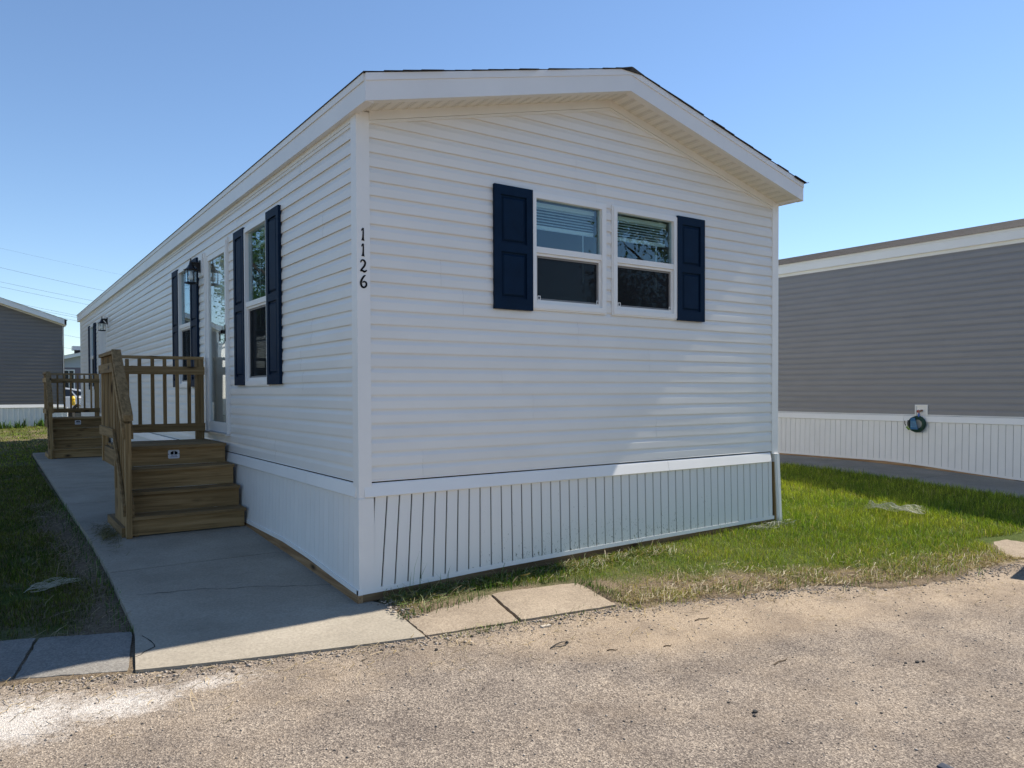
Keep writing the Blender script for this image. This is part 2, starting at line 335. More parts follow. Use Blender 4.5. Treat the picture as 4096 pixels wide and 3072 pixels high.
xs = np.concatenate([np.linspace(-60, -4, 40)[:-1], np.linspace(-4, 11, 200)[:-1], np.linspace(11, 60, 50)])
ds = np.concatenate([[-.03, 0], np.linspace(.03, 4, 60), np.linspace(4.3, 30, 60), np.linspace(32, 140, 30)])
X, D = np.meshgrid(xs, ds); rag = ((vnoise(X, X * 0 + 3, 1.7, 51) - .5) * .22 + (vnoise(X, X * 0 + 5, 6.0, 52) - .5) * .12) * np.clip(1 - D / .6, 0, 1) * (X > 1.5); Y = yr(X) + D + rag; Zl = lawn_z(X, Y) + .006 + (vnoise(X, Y, 4, 8) - .5) * .014 * np.clip(D / .3, 0, 1)
inside = (X > .12) & (X < 4.5) & (Y > .1) & (Y < 19.2); Zl = np.where(inside, Zl - .12, Zl); Zl = np.where(D < -.01, -.05, Zl); Zl = np.where((D >= -.01) & (D < .01), -.004, Zl)
Zl = np.where((X > 8.68) & (X < 14) & (Y < 12.1), Zl - .05, Zl)
sl_ = (X > .1) & (X < 1.56) & (Y < np.interp(X, [.1, .87, 1.6], [-.56, -.36, -.5])) & (D > -.01); Zl = np.where(sl_, Zl - .04, Zl)
inw = (X > -1.33) & (X < .08) & (Y > yr(X) + .2) & (Y < 15); Zl = np.where(inw, Zl - .07, Zl)
green = np.clip((D - .22) / .5, 0, 1) * np.clip(.55 + .45 * np.clip((X - 1.5) / 2.5, 0, 1) + .5 * (vnoise(X, Y, 3, 71) - .5), 0, 1) * np.where(X < -1.2, np.maximum(np.clip((-1.55 - X) / .25, 0, 1), np.clip((Y - 4) / 3, 0, 1)), 1)
tag(link('lawn', grid_mesh('lawn', X, Y, Zl, M['soil'], {'green': green})), kind='structure')

def road_z(x, y):
    x = np.asarray(x, float); y = np.asarray(y, float); D_ = y - yr(x); u = (vnoise(x, y, .9, 3) - .5) * .03 + (vnoise(x, y, 3.1, 4) - .5) * .008
    return u * np.clip(-D_ / .5, 0, 1) - .012 * np.clip(-D_, 0, 1) - .004
# concrete walk beside the white home
walk = tag(empty('footpath', (0, 0, 0)), kind='structure')
def slab(parent, mat, ys, xl, xr, zt, thick=.1, name='concrete_slab'):
    mb = MB(); n = len(ys); P = []
    for k, y in enumerate(ys): P += [(xl(y), y if not callable(y) else 0, 0)]
    a = mb.pts([(xl(y), y, zt(xl(y), y)) for y in ys]); b = mb.pts([(xr(y), y, zt(xr(y), y)) for y in ys])
    c = mb.pts([(xl(y), y, zt(xl(y), y) - thick) for y in ys]); d = mb.pts([(xr(y), y, zt(xr(y), y) - thick) for y in ys])
    for k in range(n - 1):
        mb.f += [[a[k], b[k], b[k + 1], a[k + 1]], [c[k], a[k], a[k + 1], c[k + 1]], [b[k], d[k], d[k + 1], b[k + 1]]]
    mb.f += [[c[0], d[0], b[0], a[0]], [a[-1], b[-1], d[-1], c[-1]]]
    o = mb.build(name, mat, parent); o.data.shade_smooth(); o.data.set_sharp_from_angle(angle=math.radians(40)); return o
XL = lambda y: float(np.interp(y, [-.6, .2, 1.65, 4.7, 15], [-1.53, -1.42, -1.40, -1.40, -1.33]))
cuts = [.9, 1.62, 3.42, 5.55, 7.45, 9.35, 11.25, 13.2, 15.1]
for k in range(1, len(cuts) - 1):
    y0, y1 = cuts[k] + .009, cuts[k + 1] - .009
    slab(walk, M['concrete'], list(np.linspace(y0, y1, 8)), XL, lambda y: .06, lambda x, y: walk_z(y) + .002)
# first slab: flared, its front edge follows the road
mb = MB(); top = []; R_ = 14
for k in range(R_ + 1):
    t = k / R_; row = []
    for q in range(9):
        s = q / 8; fl = (-1.53, -.49); fr = (.045, -.885); x0 = fl[0] + (fr[0] - fl[0]) * s; y0 = fl[1] + (fr[1] - fl[1]) * s - .02 * math.sin(math.pi * s)
        x1 = -1.40 + 1.46 * s; y1 = 1.608; xx = x0 + (x1 - x0) * t; yy = y0 + (y1 - y0) * t
        if q == 8: xx = float(np.interp(yy, [-.9, -.06, -.02, 2], [.045, .145, .06, .06]))
        if q == 0: xx = XL(yy)
        row.append((xx, yy, walk_z(yy) + .004))
    top.append(mb.pts(row))
for k in range(R_):
    for q in range(8): mb.f.append([top[k][q], top[k][q + 1], top[k + 1][q + 1], top[k + 1][q]])
edge = [top[0][q] for q in range(9)] + [top[k][8] for k in range(1, R_ + 1)] + [top[R_][q] for q in range(7, -1, -1)] + [top[k][0] for k in range(R_ - 1, 0, -1)]
low = mb.pts([(mb.v[i][0], mb.v[i][1], mb.v[i][2] - .1) for i in edge])
for k in range(len(edge)): q = (k + 1) % len(edge); mb.f.append([low[k], low[q], edge[q], edge[k]])
o = mb.build('concrete_slab', M['concrete'], walk); o.data.shade_smooth(); o.data.set_sharp_from_angle(angle=math.radians(40))
def crack(P, w, parent, zf, jit=.012, seed=1):
    r = random.Random(seed); Q = []
    for (a, b) in zip(P[:-1], P[1:]):
        n = max(2, int(math.dist(a, b) / .05))
        for k in range(n): t = k / n; Q.append((a[0] + (b[0] - a[0]) * t + r.uniform(-jit, jit), a[1] + (b[1] - a[1]) * t + r.uniform(-jit, jit)))
    Q.append(P[-1]); mb = MB(); i0 = []
    for k, p in enumerate(Q):
        a = Q[max(0, k - 1)]; b = Q[min(len(Q) - 1, k + 1)]; dx, dy = b[0] - a[0], b[1] - a[1]; l = math.hypot(dx, dy) or 1; ww = w * r.uniform(.3, 1.2)
        i0.append(mb.pts([(p[0] - dy / l * ww, p[1] + dx / l * ww, zf(*p)), (p[0] + dy / l * ww, p[1] - dx / l * ww, zf(*p))]))
    for k in range(len(Q) - 1): mb.f.append([i0[k][0], i0[k][1], i0[k + 1][1], i0[k + 1][0]])
    return mb.build('crack', M['crack'], parent)
wz = lambda x, y: walk_z(y) + .0065
crack([(-1.30, .92), (-.95, .86), (-.6, .72), (-.3, .60), (.02, .42)], .0032, walk, wz, .02, 3)
crack([(-1.50, -.30), (-1.46, -.28), (-1.38, -.18), (-1.37, -.05), (-1.40, .06)], .0038, walk, wz, .014, 5)
# exposed aggregate kerb slabs
kerb = tag(empty('kerb', (0, 0, 0)), kind='structure')
def poly_slab(P, mat, h=.014, parent=kerb, name='kerb_slab'):
    z = [float(G(a, b)) * .6 + h for a, b in P]
    mb = MB(); n = 10; cx = sum(p[0] for p in P) / 4; T = []
    for k in range(n + 1):
        row = []
        for q in range(n + 1):
            u, v = q / n, k / n; x = sum(w * p[0] for w, p in zip(((1 - u) * (1 - v), u * (1 - v), u * v, (1 - u) * v), P)); y = sum(w * p[1] for w, p in zip(((1 - u) * (1 - v), u * (1 - v), u * v, (1 - u) * v), P))
            zz = sum(w * c for w, c in zip(((1 - u) * (1 - v), u * (1 - v), u * v, (1 - u) * v), z))
            if q in (0, n) or k in (0, n): x += random.uniform(-.005, .005); y += random.uniform(-.005, .005); zz -= .006
            row.append((x, y, zz + random.uniform(-.0015, .0015)))
        T.append(mb.pts(row))
    for k in range(n):
        for q in range(n): mb.f.append([T[k][q], T[k][q + 1], T[k + 1][q + 1], T[k + 1][q]])
    E_ = T[0] + [T[k][n] for k in range(1, n + 1)] + T[n][-2::-1] + [T[k][0] for k in range(n - 1, 0, -1)]
    low = mb.pts([(mb.v[i][0], mb.v[i][1], -.09) for i in E_])
    for k in range(len(E_)): q = (k + 1) % len(E_); mb.f.append([low[k], low[q], E_[q], E_[k]])
    o = mb.build(name, mat, parent); o.data.shade_smooth(); o.data.set_sharp_from_angle(angle=math.radians(50)); return o
poly_slab([(.065, -.87), (.70, -.955), (.865, -.30), (.10, -.52)], M['aggregate'])
poly_slab([(.725, -.96), (1.47, -1.06), (1.60, -.47), (.89, -.30)], M['aggregate'], .017)
poly_slab([(-2.055, -.235), (-1.545, -.445), (-1.435, .22), (-1.915, .41)], M['aggregate2'])
poly_slab([(-2.75, .02), (-2.075, -.23), (-1.935, .42), (-2.6, .66)], M['aggregate2'])
poly_slab([(-3.45, .27), (-2.77, .025), (-2.62, .67), (-3.3, .92)], M['aggregate2'])
poly_slab([(5.35, -2.06), (6.5, -2.35), (6.75, -1.78), (5.85, -1.56)], M['aggregate'], .018)
poly_slab([(6.53, -2.36), (7.7, -2.66), (7.9, -2.05), (6.78, -1.79)], M['aggregate'], .018)
# path beside the grey neighbour
walk2 = tag(empty('footpath', (0, 0, 0)), kind='structure')
NX = 10.27
cuts2 = [-2.9, -1.2, .75, 2.65, 4.55, 6.45, 8.35, 10.25, 12.2]
for a, b in zip(cuts2[:-1], cuts2[1:]):
    slab(walk2, M['concrete'], list(np.linspace(a + .006, b - .006, 6)), lambda y: 8.64, lambda y: NX + .05, lambda x, y: float(G(9.5, y)) + .008)

# ------------------------------------------------------------------ generic home builders
PROF = [(.002, .003), (.0145, .000), (.0150, .003), (.0140, .057), (.0118, .065), (.0066, .079), (.0040, .091), (.0030, .105)]   # (out, height) for a 0.1016 m course
def siding(parent, mat, T, a0, a1, z0, pitch, n, openings=(), lo=None, hi=None, name='siding_course', sag=0, seam=0):
    """courses of lap siding; T(a, z, out) -> world; lo(z)/hi(z) limit the run (gable)."""
    k_ = pitch / .1016
    for i in range(n):
        zb = z0 + i * pitch; prof = [(o, zb + h * k_) for o, h in PROF]; zt = prof[-1][1]
        segs = [(a0, a1, zb, zt)]
        for (o0, o1, oz0, oz1) in openings:
            if zb < oz1 and zt > oz0:
                nx = []
                for (p, q, c, d) in segs:
                    if o1 <= p or o0 >= q: nx.append((p, q, c, d)); continue
                    if o0 > p: nx.append((p, o0, c, d))
                    if o1 < q: nx.append((o1, q, c, d))
                    if oz1 < d - .012: nx.append((max(p, o0), min(q, o1), oz1, d))
                    if oz0 > c + .012: nx.append((max(p, o0), min(q, o1), c, oz0))
                segs = nx
        if seam:
            nx = []; r2 = random.Random(int(z0 * 1000) + (i // 2) * 7 + int(a1 * 10)); cut = a0 + r2.uniform(.4, seam)
            while cut < a1 - .3:
                new = []
                for (p, q, c, d) in segs:
                    if p + .12 < cut < q - .12: new += [(p, cut, c, d), (cut + .0004, q, c, d)]
                    else: new.append((p, q, c, d))
                segs = new; cut += seam
        for pi_, (p, q, c, d) in enumerate(segs):
            po = .0005 * (pi_ % 2)
            pr = [v for v in prof if c - 1e-6 <= v[1] <= d + 1e-6]
            def at(z):
                for (o1_, z1_), (o2_, z2_) in zip(prof[:-1], prof[1:]):
                    if z1_ <= z <= z2_ and z2_ > z1_: return (o1_ + (o2_ - o1_) * (z - z1_) / (z2_ - z1_), z)
                return prof[-1]
            if c > zb + 1e-6: pr = [at(c)] + pr
            if d < zt - 1e-6: pr = pr + [at(d)]
            mb = MB(T); rows = []
            for (out, z) in pr:
                pa = max(p, lo(z)) if lo else p; qa = min(q, hi(z)) if hi else q
                if qa - pa < .02: pa = qa = (pa + qa) / 2
                nn = max(1, int((q - p) / .6)) if sag else 1
                rows.append([(pa + (qa - pa) * u / nn, z + (math.sin((pa + (qa - pa) * u / nn) * 1.9 + i * 2.1) * sag * .45), out + po + .9 * sag * math.sin((pa + (qa - pa) * u / nn) * 2.7 + i * 1.3)) for u in range(nn + 1)])
            if rows[0][-1][0] - rows[0][0][0] < .02: continue
            ii = [mb.pts(r) for r in rows]
            for k in range(len(ii) - 1):
                for u in range(len(ii[k]) - 1): mb.f.append([ii[k][u], ii[k][u + 1], ii[k + 1][u + 1], ii[k + 1][u]])
            mb.build(name, mat, parent)
def ext(parent, name, mat, T, prof, a0, a1):      # closed profile [(z,out)] run along a
    mb = MB(T); A = mb.pts([(a0, z, o) for z, o in prof]); B = mb.pts([(a1, z, o) for z, o in prof]); n = len(prof)
    for k in range(n): q = (k + 1) % n; mb.f.append([A[k], A[q], B[q], B[k]])
    mb.f += [A[::-1], B]; return mb.build(name, mat, parent)
def roof_courses(parent, mat, x_e, z_e, x_r, z_r, y0, y1, expo=.143, th=.0065):
    """shingle courses from eave (x_e,z_e) to ridge (x_r,z_r), running along y."""
    L = math.hypot(x_r - x_e, z_r - z_e); ux, uz = (x_r - x_e) / L, (z_r - z_e) / L; nx, nz = -uz, ux
    if nz < 0: nx, nz = -nx, -nz
    n = int(math.ceil(L / expo)); sgn = 1 if x_r > x_e else -1
    for i in range(n):
        s0 = i * expo - (.008 if i == 0 else 0); s1 = min(L, (i + 1) * expo + .04)
        j0 = random.uniform(-.012, .012); mb = MB()
        a = [(x_e + ux * s0 + nx * th, z_e + uz * s0 + nz * th), (x_e + ux * s0 + nx * .001, z_e + uz * s0 + nz * .001), (x_e + ux * s1 + nx * .0005, z_e + uz * s1 + nz * .0005), (x_e + ux * s1 + nx * .003, z_e + uz * s1 + nz * .003)]
        if sgn < 0: a = a[::-1]
        A = mb.pts([(p[0], y0 + j0, p[1]) for p in a]); B = mb.pts([(p[0], y1, p[1]) for p in a])
        for k in range(4): q = (k + 1) % 4; mb.f.append([A[q], A[k], B[k], B[q]])
        mb.f += [A, B[::-1]]; mb.build('shingle_course', mat, parent)
    return n
def boards(parent, mat, T, a_list, z_top, z_bot, gap=.006, th=.008, flare=.012, shear=None, name='skirt_board'):
    for a, b in zip(a_list[:-1], a_list[1:]):
        sa, sb = (shear(a), shear(b)) if shear else (0, 0); mb = MB(T); g = gap / 2
        zt0, zt1, zb0, zb1 = z_top(a), z_top(b), z_bot(a), z_bot(b)
        o0, o1 = .004, .004 + flare
        q = [(a + g + sa, zb0, o1 + th), (b - g + sb, zb1, o1 + th), (b - g, zt1, o0 + th), (a + g, zt0, o0 + th)]
        e = gap * .32; r = [(a + e + sa, zb0, o1), (b - e + sb, zb1, o1), (b - e, zt1, o0), (a + e, zt0, o0)]
        I = mb.pts(q); J = mb.pts(r); mb.f.append(I)
        for k in range(4): k2 = (k + 1) % 4; mb.f.append([J[k], J[k2], I[k2], I[k]])
        mb.build(name, mat, parent)

# ------------------------------------------------------------------ THE WHITE HOME
WD, LN, OE, OR = 4.6667, 19.255, .0508, .2792
ZF, HF, RISE = 3.4805, .1834, .592; RX0 = WD / 2; SL = RISE / (RX0 + OE)
home = tag(empty('mobile_home'), 'white lap sided mobile home with navy shutters, house number and gable end', 'house')
TF = lambda a, z, o: (a, -o, z)            # front wall, a = x
TS = lambda a, z, o: (-o, a, z)            # left long wall, a = y
TR = lambda a, z, o: (WD + o, a, z)        # right long wall
TB = lambda a, z, o: (a, LN + o, z)
PW = .078
win_f = [(1.485, 2.275, 2.21, 3.152), (2.367, 3.16, 2.21, 3.155)]
win_s = [(2.05, 2.825, 1.60, 3.16), (5.28, 6.05, 1.60, 3.16), (15.98, 16.72, 1.60, 3.16)]
doors = [(3.52, 4.50, 1.08, 3.17), (13.86, 14.84, 1.08, 3.17)]
roofz = lambda x: ZF + SL * (min(x, WD - x) + OE)
glo = lambda z: 0.02 if z < 3.46 else (z - ZF - .0) / SL - OE - .06
ghi = lambda z: WD - glo(z)
inset = .02
siding(home, M['vinyl'], TF, .05, WD - .05, .898, .1016, 31, [(a + inset, b - inset, c + inset, d - inset) for a, b, c, d in win_f], glo, ghi, sag=.0009, seam=3.66)
siding(home, M['vinyl'], TS, .05, LN - .05, .898, .1016, 25, [(a + inset, b - inset, c + inset, d - inset) for a, b, c, d in win_s] + [(a + .01, b - .01, c, d - .01) for a, b, c, d in doors], sag=.0018, seam=3.66)
siding(home, M['vinyl'], TR, .05, LN - .05, .898, .1016, 25)
siding(home, M['vinyl'], TB, .05, WD - .05, .898, .1016, 31, [], glo, ghi)
# starter strips and sill trim
for T, L_ in ((TF, WD), (TS, LN), (TR, LN), (TB, WD)):
    ext(home, 'starter_strip', M['trim'], T, [(.8865, 0), (.8865, .015), (.892, .0165), (.905, .008), (.905, 0)], .03, L_ - .03)
    jl = [.02, 1.06, L_ - .02] if T is TS else [.02, L_ - .02]
    if T is TF: jl = [.02, 3.05, L_ - .1]
    for a, b in zip(jl[:-1], jl[1:]):
        ext(home, 'sill_trim', M['trim'], T, [(.777, 0), (.777, .030), (.783, .035), (.866, .018), (.8765, .013), (.8765, 0)], a + .0015, b - .0015)
# corner posts
def post(x0, y0, sx, sy, zb, zt, wdt=PW, pr=.021):
    mb = MB(); P = [(-sx * pr, -sy * pr), (sx * wdt, -sy * pr), (sx * wdt, sy * .0), (sx * .0, sy * .0), (sx * 0, sy * wdt), (-sx * pr, sy * wdt)]
    P = [(x0 + a, y0 + b) for a, b in P]
    ar = sum(P[k][0] * P[(k + 1) % 6][1] - P[(k + 1) % 6][0] * P[k][1] for k in range(6))
    if ar < 0: P = P[::-1]
    mb.prism(P, zb, zt); return mb.build('corner_post', M['trim'], home)
post(0, 0, 1, 1, .742, 3.505); post(WD, 0, -1, 1, .858, 3.52); post(0, LN, 1, -1, .6, 3.5); post(WD, LN, -1, -1, .6, 3.5)
# lower right corner trim, knocked out of plumb, and the bare stud behind it
mb = MB(); mb.hexa([(4.665, -.045, .10), (4.735, -.045, .10), (4.735, .03, .10), (4.665, .03, .10)], [(4.618, -.036, .862), (4.692, -.036, .862), (4.692, .03, .862), (4.618, .03, .862)])
mb.hexa([(4.683, -.053, .10), (4.700, -.053, .10), (4.700, -.045, .10), (4.683, -.045, .10)], [(4.634, -.044, .862), (4.650, -.044, .862), (4.650, -.036, .862), (4.634, -.036, .862)])
mb.build('corner_trim', M['trim'], home)
MB().hexa([(4.640, -.026, .105), (4.667, -.026, .105), (4.667, .0, .105), (4.640, .0, .105)], [(4.606, -.024, .775), (4.622, -.024, .775), (4.622, .0, .775), (4.606, .0, .775)]).build('corner_stud', M['wood_z'], home)
# skirting
ftb = lambda x: float(np.interp(x, [0, .39, 1.08, 2.06, 2.81, 4.64], [.088, .098, .124, .143, .153, .172])) 
stb = lambda y: float(np.interp(y, [0, .4, 1.0, 1.65, 3, 20], [.088, .118, .170, .205, .212, .218]))
fa = [.0] + [.104 + .0985 * k for k in range(46)]; fa = [a for a in fa if a < 4.56] + [4.60]
shear = lambda a: 0 if a < .08 else -.055 * max(0, 1 - abs(a - .2) / 1.0)
boards(home, M['skirt'], TF, fa, lambda a: .785, lambda a: ftb(a) + .028, .0135, .008, .014, shear)
MB(TF).face((.0, .10, .004), (4.62, .17, .004), (4.62, .8, -.003), (0, .8, -.003)).build('skirt_backing', M['groove_shade'], home)
sa = [.0, .085, .18] + [.18 + .1015 * k for k in range(1, 80)]
boards(home, M['skirt_plain'], TS, sa, lambda a: .785, lambda a: stb(a) + .03, .0045, .006, .014)
mb = MB(TS); y0 = sa[-1]
while y0 < LN - .1:
    mb.box(y0 + .003, y0 + .0985, .245, .785, .005, .016); y0 += .1015
tag(mb.build('skirt_boards', M['skirt_plain'], home), kind='stuff')
mb = MB(TS); n = 40
for k in range(n):
    a, b = LN * k / n, LN * (k + 1) / n; mb.face((a, stb(a) - .02, .006), (b, stb(b) - .02, .006), (b, .8, .001), (a, .8, .001))
mb.build('skirt_backing', M['groove'], home)
MB().box(WD - .03, WD, .05, LN, .12, .8).build('skirt_panel', M['skirt_plain'], home)
MB().box(.05, WD - .05, LN - .03, LN, .12, .8).build('skirt_panel', M['skirt_plain'], home)
def strip(T, pts, zf, h, o0, o1, name, mat):
    mb = MB(T)
    for a, b in zip(pts[:-1], pts[1:]):
        mb.hexa([(a, zf(a), o0), (b, zf(b), o0), (b, zf(b), o1), (a, zf(a), o1)], [(a, zf(a) + h, o0), (b, zf(b) + h, o0), (b, zf(b) + h, o1), (a, zf(a) + h, o1)])
    return mb.build(name, mat, home)
fx = list(np.linspace(-.034, 4.62, 16)); sy = list(np.linspace(-.032, 3.0, 24)) + [6, 10, 15, 19]
strip(TF, fx, ftb, .034, .0, .0285, 'bottom_track', M['trim'])
strip(TS, sy, stb, .034, .0, .034, 'bottom_track', M['trim'])
gz = lambda a: min(walk_z(a) - .004, stb(a) - .02)
mb = MB(TS)
for a, b in zip(sy[:-1], sy[1:]):
    mb.hexa([(a, gz(a), 0), (b, gz(b), 0), (b, gz(b), .038), (a, gz(a), .038)], [(a, stb(a) - .001, 0), (b, stb(b) - .001, 0), (b, stb(b) - .001, .038), (a, stb(a) - .001, .038)])
mb.build('base_board', M['sill_y'], home)
mb = MB(TF)
for a, b in zip(fx[:-1], fx[1:]):
    mb.hexa([(a, ftb(a) - .055, -.01), (b, ftb(b) - .055, -.01), (b, ftb(b) - .055, .030), (a, ftb(a) - .055, .030)], [(a, ftb(a) - .001, -.01), (b, ftb(b) - .001, -.01), (b, ftb(b) - .001, .030), (a, ftb(a) - .001, .030)])
mb.build('base_board', M['sill_x'], home)
MB().prism([(-.0255, -.0275), (.09, -.0275), (.09, -.01), (-.01, -.01), (-.01, .06), (-.0255, .06)], .092, .77).build('skirt_corner', M['skirt_plain'], home)
# frieze under gable soffit and eaves
def rake(T, name, mat, zlo, zhi, o0, o1, xa, xb):
    for (p, q) in ((xa, RX0), (RX0, xb)):
        mb = MB(T); mb.hexa([(p, roofz(p) + zlo, o0), (q, roofz(q) + zlo, o0), (q, roofz(q) + zlo, o1), (p, roofz(p) + zlo, o1)], [(p, roofz(p) + zhi, o0), (q, roofz(q) + zhi, o0), (q, roofz(q) + zhi, o1), (p, roofz(p) + zhi, o1)]); mb.build(name, mat, home)
for T in (TF, TB):
    rake(T, 'frieze_board', M['soffit_plain'], -.060, .012, 0, .026, PW, WD - PW); rake(T, 'frieze_channel', M['soffit_plain'], -.083, -.062, 0, .020, PW, WD - PW)
for T in (TS, TR):
    ext(home, 'eave_frieze', M['soffit_plain'], T, [(3.445, 0), (3.445, .018), (3.52, .018), (3.52, 0)], PW, LN - PW)
    ext(home, 'frieze_channel', M['soffit_plain'], T, [(3.418, 0), (3.418, .014), (3.443, .014), (3.443, 0)], PW, LN - PW)
# soffit strips of the gable overhang, each 0.1 m wide
for T in (TF, TB):
    x = -OE
    while x < WD + OE - .02:
        x1 = min(x + .1, WD + OE); zc = lambda a: ZF + SL * (min(a, WD - a) + OE) + .004; m = (x + x1) / 2
        mb = MB(T)
        pp = [(x, .0), (x + .004, .005), (x + .011, .005), (x + .015, .0), (x + .050, .0), (x1 - .0005, .0)]
        pp = [(min(a, x1), d) for a, d in pp]
        if x < RX0 < x1: pp = sorted(pp + [(RX0, .0)])
        for (p, d0), (q, d1) in zip(pp[:-1], pp[1:]):
            if q > p: mb.face((p, zc(p) + d0, .0), (p, zc(p) + d0, OR + .004), (q, zc(q) + d1, OR + .004), (q, zc(q) + d1, .0))
        mb.build('soffit_panel', M['soffit'], home); x += .1
# fascia boards (rakes and eaves) with drip edge
for T, yy in ((TF, OR), (TB, OR)):
    for (p, q) in ((-OE - .013, RX0), (RX0, WD + OE + .013)):
        f_ = lambda a: ZF + SL * (min(a, WD - a) + OE)
        for nm, lo_, hi_, o0, o1 in (('fascia_board', 0, .134, OR, OR + .012), ('drip_edge', .134, HF, OR, OR + .019)):
            mb = MB(T); mb.hexa([(p, f_(p) + lo_, o0 - .015), (q, f_(q) + lo_, o0 - .015), (q, f_(q) + lo_, o1), (p, f_(p) + lo_, o1)], [(p, f_(p) + hi_, o0 - .015), (q, f_(q) + hi_, o0 - .015), (q, f_(q) + hi_, o1), (p, f_(p) + hi_, o1)]); mb.build(nm, M['fascia'], home)
        mb = MB(T); mb.hexa([(p, f_(p), OR - .06), (q, f_(q), OR - .06), (q, f_(q), OR - .0155), (p, f_(p), OR - .0155)], [(p, f_(p) + .005, OR - .06), (q, f_(q) + .005, OR - .06), (q, f_(q) + .005, OR - .0155), (p, f_(p) + .005, OR - .0155)]); mb.build('fascia_return', M['soffit_plain'], home)
for T in (TS, TR):
    ya, yb = -OR + .004, LN + OR - .004
    ext(home, 'fascia_board', M['fascia'], T, [(ZF, .0), (ZF, OE + .012), (ZF + .134, OE + .012), (ZF + .134, .0)], ya, yb)
    ext(home, 'drip_edge', M['fascia'], T, [(ZF + .135, .0), (ZF + .135, OE + .02), (ZF + HF, OE + .024), (ZF + HF, .0)], ya, yb)
for (x_e, x_r) in ((-OE - .022, RX0), (WD + OE + .022, RX0)):
    roof_courses(home, M['shingle'], x_e, ZF + HF - .002, x_r, ZF + RISE + HF + .002, -OR - .03, LN + OR + .03)
mb = MB(); y = -OR - .02                                        # underside of the roof deck
mb.face((-OE, y + .02, ZF + HF - .01), (RX0, y + .02, ZF + RISE + HF - .01), (RX0, LN + OR, ZF + RISE + HF - .01), (-OE, LN + OR, ZF + HF - .01))
mb.face((RX0, y + .02, ZF + RISE + HF - .01), (WD + OE, y + .02, ZF + HF - .01), (WD + OE, LN + OR, ZF + HF - .01), (RX0, LN + OR, ZF + RISE + HF - .01)); mb.build('roof_deck', M['soffit_plain'], home)
mb = MB(); mb.hexa([(RX0 - .14, -OR - .031, ZF + RISE + HF - .028), (RX0 + .14, -OR - .031, ZF + RISE + HF - .028), (RX0 + .14, LN + OR, ZF + RISE + HF - .028), (RX0 - .14, LN + OR, ZF + RISE + HF - .028)], [(RX0 - .01, -OR - .031, ZF + RISE + HF + .012), (RX0 + .01, -OR - .031, ZF + RISE + HF + .012), (RX0 + .01, LN + OR, ZF + RISE + HF + .012), (RX0 - .01, LN + OR, ZF + RISE + HF + .012)])
mb.build('ridge_cap', M['shingle'], home)
xe = WD + OE + .012                                             # curled starter shingle past the right eave
mb = MB(); pz = [(xe - .16, ZF + HF + .030), (xe - .06, ZF + HF + .004), (xe + .02, ZF + HF - .008), (xe + .065, ZF + HF + .006)]
A = mb.pts([(a, -OR - .034, b) for a, b in pz]); B = mb.pts([(a, -OR + .8, b) for a, b in pz]); A2 = mb.pts([(a, -OR - .034, b + .006) for a, b in pz]); B2 = mb.pts([(a, -OR + .8, b + .006) for a, b in pz])
for k in range(3): mb.f += [[A[k], B[k], B[k + 1], A[k + 1]], [A2[k], A2[k + 1], B2[k + 1], B2[k]], [A[k], A[k + 1], A2[k + 1], A2[k]]]
mb.build('starter_shingle', M['shingle'], home)

